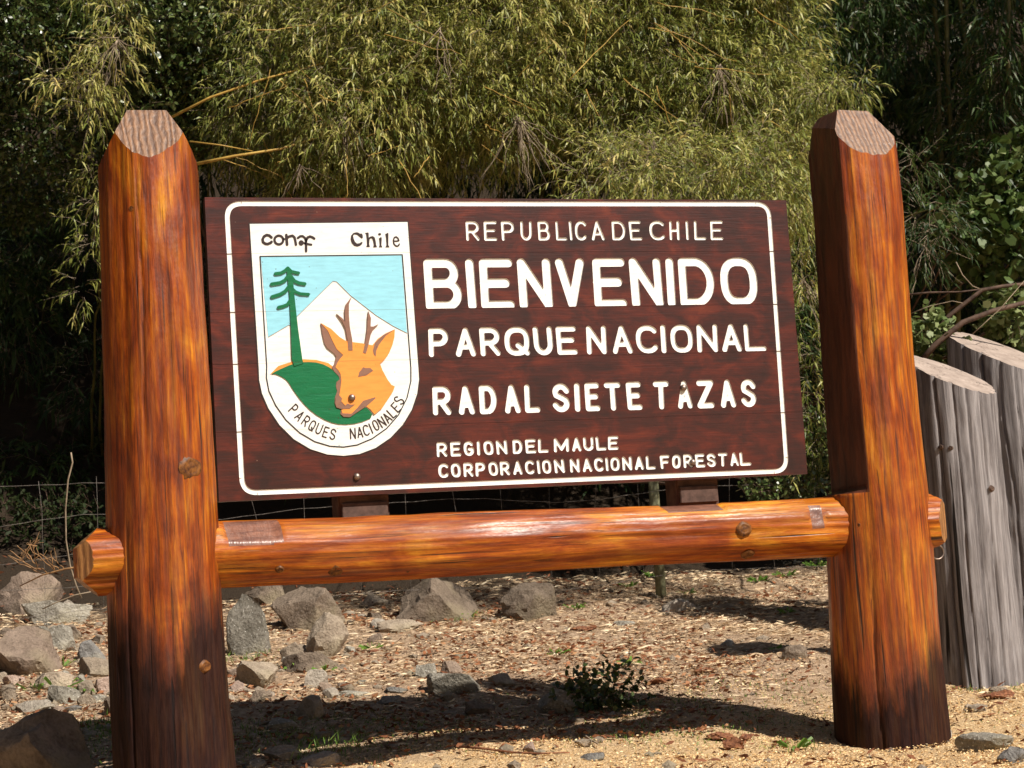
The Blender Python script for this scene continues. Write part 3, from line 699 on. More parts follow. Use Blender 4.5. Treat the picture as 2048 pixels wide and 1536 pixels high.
ink('letter', stroke_polys(Zc([(1525,510),(1620,515),(1690,495),(1660,420),(1605,378),(1548,400),(1518,480),(1530,590),(1580,655),(1640,675),(1685,645),(1703,605)]), .0031))
W6 = .0055
ink('letter', stroke_polys(Zn([(545,450),(490,400),(420,388),(350,430),(318,500),(330,570),(390,612),(450,618),(520,590),(548,562)]), .0056))
ink('letter', stroke_polys(Zn([(735+112*math.cos(i*PI/9), 515+112*math.sin(i*PI/9)) for i in range(19)]), .0050))
ink('letter', stroke_polys(Zn([(925,390),(945,630)]), .0058)+stroke_polys(Zn([(935,470),(1000,425),(1085,405),(1135,450),(1160,560),(1172,635)]), .0052)+stroke_polys(Zn([(850,490),(925,490)]), .003))
ink('letter', stroke_polys(Zn([(1222,465),(1280,420),(1340,415),(1400,460),(1430,540)]), .0048)+[Zn([(1305+66*math.cos(i*.5236), 590+70*math.sin(i*.5236)) for i in range(12)])]+stroke_polys(Zn([(1340,580),(1420,610)]), .004))
ink('letter', stroke_polys(Zn([(1432,800),(1430,540),(1468,455),(1530,425),(1590,445),(1640,480)]), .0052)+stroke_polys(Zn([(1420,610),(1565,635)]), .0045))
curved = [('P',205,290,(.72,-.69),.9),('A',298,392,(.70,-.71),1.0),('R',392,470,(.58,-.82),.95),('Q',487,540,(.47,-.88),1.0),('U',590,590,(.38,-.92),1.0),('E',692,640,(.32,-.95),.85),('S',800,672,(.2,-.98),1.0),
          ('N',1102,662,(-.06,-1),1.0),('A',1210,642,(-.13,-.99),1.0),('C',1302,612,(-.25,-.97),1.0),('I',1375,585,(-.39,-.92),0),('O',1450,535,(-.42,-.90),.9),('N',1542,488,(-.52,-.85),1.0),
          ('A',1622,422,(-.66,-.75),1.0),('L',1690,348,(-.67,-.74),.85),('E',1757,262,(-.72,-.69),.9),('S',1803,158,(-.86,-.50),.95)]
for ch, cx, cy, (ux, uy), wf in curved:
    l_ = math.hypot(ux, uy); ux, uy = ux/l_, uy/l_; rx_, ry_ = -uy, ux; H_, W_ = 150, 72*wf; polys = []
    for s in GL[ch]:
        pts = [(cx+rx_*(x-.5)*W_+ux*(y-.5)*H_, cy+ry_*(x-.5)*W_+uy*(y-.5)*H_) for x, y in s]
        polys += stroke_polys(Ze(pts), .0025)
    ink('letter', polys)
# bolts
def dome(name, loc, r, parent, mat):
    bm = bmesh.new(); n = 20; prev = None
    for k, (rr2, h) in enumerate(((1.0, 0), (1.0, .18), (.92, .42), (.72, .68), (.4, .86), (.0, .93))):
        if rr2 == 0: c = bm.verts.new((0, -h*r, 0)); [bm.faces.new((prev[i], prev[(i+1) % n], c)) for i in range(n)]
        else:
            ring = [bm.verts.new((r*rr2*math.cos(2*PI*i/n), -h*r, r*rr2*math.sin(2*PI*i/n))) for i in range(n)]
            if prev: [bm.faces.new((prev[i], prev[(i+1) % n], ring[(i+1) % n], ring[i])) for i in range(n)]
            prev = ring
    bmesh.ops.recalc_face_normals(bm, faces=bm.faces)
    o = mesh_bm(name, bm, mat, parent, True); o.location = loc; return o
for px, py, yy in ((713.5, 953.5, 0), (1385, 925, .0), (1366.5, 776, .0), (702.5, 796, -.009)):
    x, z = bx(px, py); dome('bolt', (x, yy-.0005, z), .0150, sign, M_bolt)

# ------------------------------------------------------------------ weathered stumps
def stump(px_top, py_top, base, r, zt, nrm, label, seed):
    o = empty('timber_bollard', (base[0], base[1], gz(*base)))
    L = zt-gz(*base)+.45
    m = log_mesh('log', L, lambda th, z: r*(1.05-.09*z/L)+.006*math.sin(3*th+seed), [M_grey, M_greytop], [((0, 0, L-.20), Vector(nrm).normalized(), 1)], o, seed=seed, bump=.011, dz=.022, nt_=220, grooves=[(R(a_), w_, d_, .0, 9) for a_, w_, d_ in ((-168, .022, .03), (-141, .020, .035), (-120, .016, .014), (-104, .018, .02), (-84, .02, .028), (-62, .018, .018), (-40, .02, .03))])
    m.location = (0, 0, -.25); tag(o, label, 'bollard', 'weathered grey log bollards'); return o, m
s1, m1 = stump(0, 0, (2.72, .98), .235, 1.73, (.22, -.42, .84), 'nearer grey weathered log bollard with slanted top, half hidden by the right post', 2.2)
s2, m2 = stump(0, 0, (3.55, 1.78), .285, 1.94, (.20, -.42, .84), 'taller grey weathered log bollard at the right edge, behind the other one', 6.6)
def ring_on(o, loc, r):
    bm = bmesh.new(); n = 26; k = 8
    vs = [[bm.verts.new(((r+.006*math.cos(2*PI*j/k))*math.cos(2*PI*i/n), .006*math.sin(2*PI*j/k), (r+.006*math.cos(2*PI*j/k))*math.sin(2*PI*i/n))) for j in range(k)] for i in range(n)]
    for i in range(n):
        for j in range(k): bm.faces.new((vs[i][j], vs[(i+1) % n][j], vs[(i+1) % n][(j+1) % k], vs[i][(j+1) % k]))
    q = mesh_bm('iron_ring', bm, M_bolt, o, True); q.location = loc; return q
ring_on(s1, (-.24, -.12, .68), .036)
for (o, cx, cy, rad) in ((s1, 2.72, .98, .235), (s2, 3.55, 1.78, .285)):
    rs_ = random.Random(int(cx*10))
    for k in range(5):
        a = R(rs_.uniform(-150, -40)); z = rs_.uniform(.25, 1.3); nn = Vector((math.cos(a), math.sin(a), .1)).normalized()
        knot(Vector((cx+math.cos(a)*rad*.99, cy+math.sin(a)*rad*.99, gz(cx, cy)+z)), nn, rs_.uniform(.007, .013), o, M_branch)

# ------------------------------------------------------------------ rocks
ICO = {}
def rock(px, py, wpx, hpx, mat, label, seed, name='rock', cat='rock', depthf=.8, sink=.42, rg=1.0):
    p = at(px, py); D = depth(p); m_ = D/FPX; W = wpx*m_; H = hpx*m_; rs = random.Random(seed)
    bm = bmesh.new(); bmesh.ops.create_icosphere(bm, subdivisions=4 if wpx > 42 else 3, radius=1)
    pls = []
    for k in range(13):
        v = Vector((rs.gauss(0, 1), rs.gauss(0, 1), rs.gauss(0, .8))).normalized(); pls.append((v, rs.uniform(.42, .82)))
    for v in bm.verts:
        for n_, d in pls:
            q = v.co.dot(n_)
            if q > d: v.co -= n_*(q-d)*.985
        c = v.co; k = noise.noise(c*1.8+Vector((seed, 0, 0)))*.10+abs(noise.noise(c*4+Vector((seed, 3, 0))))*-.12+noise.noise(c*11+Vector((0, seed, 0)))*.035+noise.noise(c*24+Vector((0, seed, 0)))*.018
        v.co = c*(1+k*rg)
    xs = [v.co.x for v in bm.verts]; zs = [v.co.z for v in bm.verts]
    sx = W/(max(xs)-min(xs)); sz = H*(1+sink)/(max(zs)-min(zs)); ox = (max(xs)+min(xs))/2
    for v in bm.verts: v.co = Vector(((v.co.x-ox)*sx, v.co.y*sx*depthf, (v.co.z-min(zs))*sz-H*sink))
    bmesh.ops.rotate(bm, verts=bm.verts, matrix=Matrix.Rotation(-YAW, 3, 'Z'))
    o = mesh_bm(name, bm, mat, None, True)
    try: o.data.set_sharp_from_angle(angle=R(24))
    except Exception: pass
    b = p + np.array([fw[0], fw[1], 0])*W*depthf*.35
    o.location = (b[0], b[1], p[2]); tag(o, label, cat, 'rocks scattered on the ground'); return o
K = M_rk
ROCKS = [
 (40,1228,150,85,'red','rust brown boulder at left edge beneath the dry twig'), (108,1250,145,50,'grey','long flat grey stone below the rust brown boulder at far left'),
 (132,1219,42,20,'pale','small pale block stone just under the tip of the dry twig'), (52,1348,125,95,'red','big pinkish brown boulder at the left edge, largest of the sunlit ones there'),
 (112,1305,70,55,'grey','dark grey sloping stone leaning right of the big pinkish boulder'), (182,1322,62,42,'blue','bluish grey stone with a pointed top left of the post'),
 (192,1357,95,44,'tan','wide mottled tan stone touching the left edge of the left post'), (22,1370,56,20,'pink','flat pink slab at left edge below the big boulder'),
 (103,1382,84,38,'tan','tan sloping stone between green leaves on the left'), (128,1410,70,42,'grey','greenish rounded stone in front of the tan sloping one'),
 (172,1394,46,32,'tan','small rounded tan stone right of the greenish one'), (216,1387,55,34,'pink','pink blocky stone against the left side of the left post'),
 (182,1409,58,18,'grey','low flat grey stone among wood shavings left of the post'), (226,1433,42,42,'brown','dark rounded stone by the foot of the left post'),
 (136,1428,54,16,'blue','thin bluish slab just above the big shadowed boulder'), (14,1402,34,32,'tan','small tan stone at left edge above the shadow'),
 (66,1430,88,28,'pale','pale flat stone half in shadow at lower left'), (88,1580,200,160,'brown','big dark boulder in shade at the bottom left corner'),
 (140,1283,46,34,'brown','brown stone between the long flat stone and the post'), (30,1300,60,26,'tan','tan stone wedged above the big pinkish boulder'),
 (494,1312,88,125,'grey','tall upright speckled grey boulder right of the left post'), (612,1262,150,90,'brown','wide brown boulder under the rail, right of the tall grey one'),
 (528,1212,90,42,'brown','dark brown stone behind the tall grey boulder'), (655,1312,88,88,'tan','angular block standing on its edge in the left rock pile'),
 (622,1346,124,42,'brown','long brown slab lying in front of the angular block'), (588,1322,60,38,'tan','tan stone wedged left of the long brown slab'),
 (508,1376,92,56,'tan','rounded tan stone near the left post in the middle ground'), (630,1377,52,38,'pale','small pale wedge stone in front of the rock pile'),
 (520,1407,48,27,'brown','small dark stone below the rounded tan stone'), (620,1437,60,46,'tan','flat faced tan stone at the edge of the sign shadow'),
 (472,1388,34,26,'pink','small pinkish stone touching the left post on its right side'), (880,1246,178,92,'brown','large brown boulder half hidden by the rail'),
 (748,1218,66,34,'tan','tan stone left of the large brown boulder under the rail'), (800,1262,92,24,'tan','low slab in front of the large brown boulder'), (1058,1238,116,74,'brown','lumpy brown clod under the middle of the rail'),
 (908,1390,112,46,'grey','broad flat grey stone at the sign shadow edge'), (852,1360,44,32,'grey','small greenish grey stone behind the broad flat one'),
 (902,1356,50,34,'red','reddish angular stone perched behind the broad flat grey one'), (1005,1374,58,27,'tan','low tan stone right of the broad flat grey one'),
 (1360,1227,74,30,'pale','pale flat stone alone on the litter under the right of the rail'), (782,1412,64,20,'pale','thin pale slab lit at the shadow edge'),
 (795,1388,50,15,'blue','lilac grey sliver of stone above the thin pale slab'), (1592,1324,54,34,'brown','pointed dark stone inside the bollard shadow'),
 (1118,1430,84,52,'grey','grey block in the sign shadow left of the small dark shrub'), (565,1522,84,30,'tan','tan stone at the bottom edge right of the left post'),
 (630,1538,96,32,'pale','pale slab at the bottom edge, right of the tan stone'), (505,1540,52,22,'grey','small grey stone at the bottom edge beside the left post'),
 (1061,1508,30,24,'pink','small round pebble on the shavings near the bottom centre'), (1975,1502,118,36,'grey','wide low grey stone at bottom right beyond the right post'),
 (2034,1528,66,34,'blue','grey stone at the bottom right corner'), (1892,1482,30,22,'pale','small pale stone at the foot of the right post'),
 (960,1432,60,30,'brown','dark low stone inside the sign shadow below the broad flat one'), (560,1462,70,26,'grey','dark flat stone in the sign shadow near the left post'),
 (1410,1262,26,16,'tan','tiny tan stone on bare litter right of the pale flat one'), (1455,1292,34,14,'pale','small pale stone above the bollard shadow'),
 (1180,1525,60,18,'blue','flat bluish stone sunk in shavings at the bottom centre'), (2000,1388,40,16,'tan','little tan stone beside the nearer bollard foot'),
 (455,1405,30,16,'tan','tiny stone between the left post and the small dark stone'), (700,1395,80,14,'grey','thin grey slab in litter left of the lilac sliver'), (1250,1255,44,14,'grey','thin grey stone flat in the litter under the rail')]
for i, (px, py, w_, h_, m_, lb) in enumerate(ROCKS):
    rock(px, py, w_, h_, K[m_], lb, 11+i*7, depthf=.75 if w_ < 2.2*h_ else .6)
BARK = [(1440,1478,60,14,'flat piece of red bark lying near the shadow end'), (1468,1500,44,26,'broken red bark chunk standing on shavings at lower right'), (1492,1483,36,16,'small red bark chunk right of the standing one'),
        (1790,1500,40,24,'crumbly red bark lump in front of the right post'), (2000,1398,70,18,'long red bark flake beside the nearer grey bollard'), (1320,1370,60,16,'rust red bark flake on soil right of the small shrub'),
        (1410,1345,46,10,'thin rust bark sliver above the bark flake'), (1165,1264,60,12,'pale splintered wood piece on litter under the rail')]
rq = random.Random(21)
ANCH = [(40,1190,'the rust brown boulder at left edge'), (108,1235,'the long flat grey stone at left'), (52,1310,'the big pinkish boulder at left edge'), (182,1300,'the pointed bluish stone left of the post'),
        (192,1345,'the wide mottled tan stone left of the post'), (22,1365,'the flat pink slab at left edge'), (103,1365,'the tan sloping stone among green leaves'), (128,1395,'the greenish rounded stone at left'),
        (216,1370,'the pink block against the left post'), (226,1415,'the dark round stone by the left post foot'), (66,1422,'the pale stone half in shadow at left'), (140,1265,'the brown stone above the pointed one'),
        (494,1250,'the tall speckled grey boulder'), (612,1215,'the wide brown boulder under the rail'), (655,1270,'the angular upright block'), (622,1325,'the long brown slab'), (508,1348,'the rounded tan stone by the left post'),
        (630,1358,'the pale wedge stone'), (520,1394,'the small dark stone near the left post'), (620,1415,'the flat faced tan stone'), (748,1200,'the tan stone left of the brown boulder'), (700,1390,'the thin grey slab'), (785,1400,'the thin pale slab')]
WORD = {'tan': 'tan', 'grey': 'grey', 'brown': 'brown', 'red': 'reddish', 'pale': 'pale'}; seen_lb = {}
for (x0, x1, y0, y1, n, gp) in ((0, 232, 1215, 1440, 34, 'small rubble left of the left post'), (462, 760, 1225, 1425, 26, 'small rubble right of the left post')):
    for k in range(n):
        w_ = rq.uniform(14, 40); qx, qy = rq.uniform(x0, x1), rq.uniform(y0, y1); asp = rq.uniform(.4, .75); mk = rq.choice(('tan', 'grey', 'tan', 'brown', 'red', 'pale'))
        for an in sorted(ANCH, key=lambda a: (a[0]-qx)**2+(1.6*(a[1]-qy))**2):
            dx, dy = qx-an[0], qy-an[1]
            rel = ('just right of' if dx > 0 else 'just left of') if abs(dx) > 1.4*abs(dy) else ('just in front of' if dy > 0 else 'just behind')
            lb = '%s %s stone %s %s' % ('tiny' if w_ < 22 else 'small' if w_ < 32 else 'mid sized', WORD[mk], rel, an[2])
            if lb not in seen_lb: break
        seen_lb[lb] = 1
        rock(qx, qy, w_, w_*asp, K[mk], lb, 2000+k*3+x0)['group'] = gp
for i, (px, py, w_, h_, lb) in enumerate(BARK):
    o = rock(px, py, w_, h_, M_bark, lb, 900+i, 'bark_chunk', 'bark', .5, .25, 3.2); o['group'] = 'bark pieces on the ground'

# ------------------------------------------------------------------ vegetation generators
def norm(a): return a/np.maximum(np.linalg.norm(a, axis=-1, keepdims=True), 1e-9)
def leaf_arrays(P, Dn, Ln, Wd, rs, droop=.25, tint=None, kind='lance'):
    """bent lance leaves: base, two shoulders, tip"""
    n = len(P); S = norm(np.cross(Dn, norm(rs.randn(n, 3)*.8+np.array([0, -.3, 1.0])))); N = np.cross(S, Dn)
    Ln = Ln[:, None]; Wd = Wd[:, None]; k = .38 if kind == 'lance' else .5
    mid = P + Dn*Ln*k + N*Ln*.04
    tip = P + Dn*Ln + np.array([0, 0, -1.])*Ln*droop
    if kind == 'lance':
        V = np.stack([P, mid+S*Wd*.5, tip, mid-S*Wd*.5], 1).reshape(-1, 3); F = np.arange(4*n).reshape(n, 4)
        return V, np.concatenate([F[:, [0, 1, 3]], F[:, [1, 2, 3]]]), np.repeat(tint, 4)
    m2 = P + Dn*Ln*.82 + N*Ln*.03
    V = np.stack([P, P+Dn*Ln*.3+S*Wd*.42, m2+S*Wd*.40, tip, m2-S*Wd*.40, P+Dn*Ln*.3-S*Wd*.42], 1).reshape(-1, 3); F = np.arange(6*n).reshape(n, 6)
    return V, np.concatenate([F[:, [0, 1, 5]], F[:, [1, 2, 5]], F[:, [2, 4, 5]], F[:, [2, 3, 4]]]), np.repeat(tint, 6)
def twig_arrays(A, B, r):
    """thin three-sided sticks from A to B"""
    n = len(A); D_ = norm(B-A); S = norm(np.cross(D_, np.array([.3, .5, .8]))); T = np.cross(D_, S); r = np.broadcast_to(r, (n,))[:, None]
    ring = [S*math.cos(a)+T*math.sin(a) for a in (0, 2.094, 4.189)]
    V = np.stack([A+q*r for q in ring]+[B+q*r*.6 for q in ring], 1).reshape(-1, 3); b = np.arange(n)[:, None]*6
    F = np.concatenate([b+np.array(q) for q in ([0, 1, 4], [0, 4, 3], [1, 2, 5], [1, 5, 4], [2, 0, 3], [2, 3, 5])])
    return V, F
def join(parts):
    V = []; F = []; T = []; o = 0
    for p in parts:
        V.append(p[0]); F.append(p[1]+o); o += len(p[0])
        if len(p) > 2: T.append(p[2])
    return np.concatenate(V), np.concatenate(F), (np.concatenate(T) if T else None)
def sprays(P0, D0, rs, L=(.12, .26), nl=7, ll=(.06, .11), lw=.0132, tint=(.5, .2), droop=.3):
    """leafy branchlets from P0 heading D0; returns leaves and twigs"""
    n = len(P0); Lb = rs.uniform(L[0], L[1], n)[:, None]; g = np.array([0, 0, -1.])
    mid = P0 + D0*Lb*.5; D1 = norm(D0+g*rs.uniform(.0, .7, (n, 1))); end = mid + D1*Lb*.5
    t = np.linspace(.3, 1.0, nl)[None, :, None]+rs.uniform(-.05, .05, (n, nl, 1))
    pos = np.where(t < .5, P0[:, None]+(mid-P0)[:, None]*t*2, mid[:, None]+(end-mid)[:, None]*(t-.5)*2)
    ax = np.where(t < .5, D0[:, None], D1[:, None]); side = norm(np.cross(D1, norm(rs.randn(n, 3))))[:, None]
    sg = np.where(np.arange(nl) % 2 == 0, 1, -1)[None, :, None]
    d = norm(ax*rs.uniform(.7, 1.3, (n, nl, 1)) + side*sg*rs.uniform(.3, .9, (n, nl, 1)) + rs.randn(n, nl, 3)*.35 + g*.16)
    base = rs.normal(tint[0], tint[1], (n, 1)); tt = np.clip(base+rs.normal(0, .10, (n, nl)), 0, 1).ravel()
    ln = rs.uniform(ll[0], ll[1], n*nl)
    return leaf_arrays(pos.reshape(-1, 3), d.reshape(-1, 3), ln, lw*ln/.085*rs.uniform(.8, 1.25, n*nl), rs, droop, tt), twig_arrays(np.concatenate([P0, mid]), np.concatenate([mid, end]), .0012)
EF = norm(np.array([fw[0], fw[1], 0.])); ER = np.array([EF[1], -EF[0], 0.])
def blob(c, rx, ry, rz, n, rs, shell=.45):
    """points in the outer shell of an ellipsoid, with outward directions, in the hillside frame"""
    u = norm(rs.randn(n, 3)); rad = (1-shell*rs.rand(n, 1)**1.3); q = u*rad
    lump = 1+.16*np.sin(u[:, :1]*7+c[0]*3)*np.cos(u[:, 2:]*6+c[2]*5)
    q = q*lump; P = np.array(c)+ER*(q[:, :1]*rx)+EF*(q[:, 1:2]*ry)+np.array([0, 0, 1.])*(q[:, 2:]*rz)
    D_ = norm(ER*u[:, :1]/rx+EF*u[:, 1:2]/ry+np.array([0, 0, 1.])*u[:, 2:]/rz); return P, D_
def cull_hidden(P): return P
def curve_tube(pts, r0_, r1_, k=6):
    P = [Vector(p) for p in pts]; n = len(P); V = []; F = []
    for i, p in enumerate(P):
        d = (P[min(i+1, n-1)]-P[max(i-1, 0)]).normalized(); a = d.cross(Vector((.31, .53, .79))).normalized(); b = d.cross(a); r = r0_+(r1_-r0_)*i/(n-1)
        V += [p+(a*math.cos(2*PI*j/k)+b*math.sin(2*PI*j/k))*r for j in range(k)]
    for i in range(n-1):
        for j in range(k): F.append([i*k+j, i*k+(j+1) % k, (i+1)*k+(j+1) % k, (i+1)*k+j])
    F.append(list(range(k))[::-1]); F.append([(n-1)*k+j for j in range(k)])
    return V, F
def tubes(name, lst, mat, parent=None):
    V = []; F = []
    for pts, a, b in lst:
        v, f = curve_tube(pts, a, b); o = len(V); V += v; F += [[i+o for i in q] for q in f]
    return mesh_pd(name, V, F, mat, parent, True)
def wig(a, b, n, amp, seed, sag=0):
    a, b = Vector(a), Vector(b); out = []
    for i in range(n+1):
        t = i/n; p = a.lerp(b, t); L = (b-a).length
        p += Vector((noise.noise(Vector((t*4+seed, 0, 0))), noise.noise(Vector((t*4, seed, 0))), noise.noise(Vector((0, t*4, seed)))))*amp*L
        p.z -= sag*4*t*(1-t); out.append(p)
    return out

def bamboo(label, blobs, seed, dens=2.1, tint=(.5, .17), mat=None, canes=(), group='bamboo clumps on the bank', ll=(.042, .082), root=None):
    rs = np.random.RandomState(seed); c0 = np.array(root if root is not None else blobs[0][0])
    o = empty('bamboo_clump', (0, 0, 0)); lv = []; tw = []
    for (c, rx, ry, rz) in blobs:
        area = rx*rz+ry*rz+rx*ry; n = int(430*dens*area/.3/3*1.6)
        P, D_ = blob(c, rx, ry, rz, n, rs); D_ = norm(D_*.8+rs.randn(n, 3)*.45+np.array([0, 0, -.25])-EF*.15)
        a, b = sprays(P, D_, rs, tint=(tint[0]+rs.uniform(-.16, .08), tint[1]+.03), ll=ll); lv.append(a); tw.append(b)
    V, F, T = join(lv); f = mesh_np('foliage', V, F, mat or M_bam, o, attr=T); f['kind'] = 'stuff'
    V, F, _ = join(tw); f = mesh_np('twigs', V, F, M_deadtwig, o); f['kind'] = 'stuff'
    # main culms from the bank to the blobs
    ls = []; rr3 = random.Random(seed)
    for (c, rx, ry, rz) in (blobs if seed not in (5, 7, 8, 9, 10, 12) else blobs[:1]):
        for k in range(2):
            top = Vector(c)+Vector((rr3.uniform(-rx, rx)*.7, rr3.uniform(-.2, .2), rr3.uniform(-.3, .6)*rz)); bx_, by_ = top.x+rr3.uniform(-.4, .4), max(7.0, top.y+rr3.uniform(.8, 1.5))
            ls.append((wig((bx_, by_, gz(bx_, by_)-.1), top, 10, .03, rr3.random()*50, -.15), .011, .004))
    tubes('culms', ls, M_cane, o)['kind'] = 'stuff'
    for (pts, r) in canes: tubes('cane', [(pts, r, r*.5)], M_straw, o)
    tag(o, label, 'bamboo', group); return o
def A(px, py, D): return at_depth(px, py, D)
def bl(px, py, D, rx, ry=None, rz=None): return (A(px, py, D), rx, ry or rx*.8, rz or rx*.85)

# main sunlit mass
bamboo('olive bamboo clump spilling over behind the left part of the board', [bl(540,50,13.1,.5), bl(570,190,12.9,.5), bl(630,270,12.8,.36), bl(480,285,13.2,.2), bl(590,-120,13.3,.6)], 1,
       canes=[([A(340,236,12.4), A(420,195,12.4), A(520,160,12.45), A(640,128,12.6), A(760,95,12.8)], .010), ([A(392,328,12.3), A(470,312,12.3), A(560,298,12.4), A(680,262,12.6)], .012), ([A(380,283,12.3), A(440,290,12.3), A(505,302,12.4)], .006)])
bamboo('dense yellow green bamboo clump above the middle of the board', [bl(760,60,12.9,.6), bl(740,230,12.7,.55), bl(800,345,12.9,.16, .15, .14), bl(900,300,12.9,.16, .15, .16), bl(880,150,12.8,.5), bl(860,-120,13.2,.7), bl(700,360,12.9,.16), bl(600,372,12.8,.14)], 2, tint=(.56, .17))
bamboo('straw coloured bamboo plume hanging above the board, right of centre', [bl(1010,60,12.9,.6), bl(1000,210,12.8,.42), bl(1120,150,13.0,.5), bl(1150,-120,13.2,.7), bl(1035,250,12.7,.15, .2, .14)], 3, tint=(.58, .18))
bamboo('green bamboo clump above the right half of the board', [bl(1290,60,13.1,.6), bl(1260,230,12.9,.45), bl(1400,170,13.0,.5), bl(1420,-100,13.3,.65), bl(1180,290,13.2,.2)], 4, tint=(.42, .16))
bamboo('low pale bamboo clump rising just behind the top right of the board', [bl(1230,360,11.6,.30, .35, .22), bl(1340,345,11.5,.36, .4, .24), bl(1470,355,11.5,.34, .4, .25), bl(1560,370,11.6,.26, .35, .3), bl(1400,420,11.8,.4, .4, .3)], 5, dens=1.15, tint=(.50, .14))
bamboo('feathery bamboo spray left of the right post top', [bl(1520,60,13.2,.38), bl(1560,190,13.0,.24, .3, .3), bl(1500,200,13.1,.33), bl(1600,330,12.8,.18, .3, .4), bl(1500,-100,13.3,.5), bl(1640,180,12.6,.12, .2, .1), bl(1700,175,12.5,.09, .15, .06)], 6, tint=(.45, .15))
bamboo('hanging bamboo strands between the board and the right post', [bl(1605,470,12.2,.14, .25, .35), bl(1615,620,12.0,.14, .2, .35), bl(1625,760,11.9,.12, .2, .3), bl(1635,860,11.8,.14, .2, .2)], 7, dens=.9, tint=(.40, .17))
bamboo('drooping bamboo plume at upper left above the left post', [bl(240,30,12.4,.10, .15, .26), bl(215,120,12.3,.12, .15, .2), bl(150,160,12.3,.13, .15, .09), bl(190,210,12.25,.08, .15, .16), bl(100,150,12.4,.08, .15, .05), bl(200,-60,12.6,.2)], 8, dens=1.0, tint=(.60, .15))
bamboo('thin bamboo fringe hanging in shade left of the left post', [bl(190,390,12.6,.07, .15, .18), bl(185,480,12.6,.06, .15, .18), bl(165,570,12.6,.04, .12, .14), bl(200,330,12.6,.08, .15, .10)], 9, dens=.8, tint=(.42, .15))
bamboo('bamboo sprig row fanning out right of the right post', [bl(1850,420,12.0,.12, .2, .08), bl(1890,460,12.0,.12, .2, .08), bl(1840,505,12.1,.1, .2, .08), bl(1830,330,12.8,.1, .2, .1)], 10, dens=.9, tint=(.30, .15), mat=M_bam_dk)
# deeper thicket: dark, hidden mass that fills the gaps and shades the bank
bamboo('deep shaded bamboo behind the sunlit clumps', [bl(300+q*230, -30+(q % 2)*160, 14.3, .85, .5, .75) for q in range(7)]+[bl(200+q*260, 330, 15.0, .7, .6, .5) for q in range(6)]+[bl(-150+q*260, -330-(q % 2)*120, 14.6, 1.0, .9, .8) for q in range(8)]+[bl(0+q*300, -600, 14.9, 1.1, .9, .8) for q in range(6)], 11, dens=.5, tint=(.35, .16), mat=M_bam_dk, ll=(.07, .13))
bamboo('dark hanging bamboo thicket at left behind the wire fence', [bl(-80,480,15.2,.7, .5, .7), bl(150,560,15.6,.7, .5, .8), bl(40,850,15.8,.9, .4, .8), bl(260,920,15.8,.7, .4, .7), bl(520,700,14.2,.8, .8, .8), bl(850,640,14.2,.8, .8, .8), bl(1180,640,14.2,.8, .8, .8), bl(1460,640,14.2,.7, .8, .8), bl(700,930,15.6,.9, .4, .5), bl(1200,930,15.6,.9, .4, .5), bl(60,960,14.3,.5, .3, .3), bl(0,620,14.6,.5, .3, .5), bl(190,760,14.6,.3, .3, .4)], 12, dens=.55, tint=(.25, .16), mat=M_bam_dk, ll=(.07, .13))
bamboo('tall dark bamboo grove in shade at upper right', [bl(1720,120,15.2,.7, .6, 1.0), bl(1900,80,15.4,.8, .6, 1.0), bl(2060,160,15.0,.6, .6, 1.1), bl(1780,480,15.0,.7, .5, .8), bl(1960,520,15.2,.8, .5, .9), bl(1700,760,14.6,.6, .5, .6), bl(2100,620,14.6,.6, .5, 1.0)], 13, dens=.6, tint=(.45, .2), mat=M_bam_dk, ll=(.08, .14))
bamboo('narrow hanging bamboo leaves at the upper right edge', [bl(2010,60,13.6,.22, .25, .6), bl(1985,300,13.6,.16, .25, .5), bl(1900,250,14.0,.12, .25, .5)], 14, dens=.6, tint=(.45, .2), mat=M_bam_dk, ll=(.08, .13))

# culms standing in the dark at right
for i, (px, y0, y1, D, lb) in enumerate(((1885, -30, 640, 14.2, 'dark bamboo cane rising behind the right post, left one of the pair'), (1908, -30, 700, 14.0, 'brownish bamboo cane standing right of its pair in the shade'),
                                     (1672, -20, 250, 14.3, 'slanting dark cane above the right post'), (2040, 0, 420, 13.6, 'bamboo cane at the upper right edge of the view'), (1945, -20, 380, 14.3, 'greenish bamboo cane in the middle of the shaded grove'))):
    a, b = A(px-24, y0-60, D), A(px, y1, D); b2 = Vector(b); b2.z = gz(b[0], b[1])-.1
    o = tubes('bamboo_cane', [(wig(b2, a, 14, .02, i*9.1), .022, .016)], M_cane); tag(o, lb, 'bamboo cane', 'standing bamboo canes')

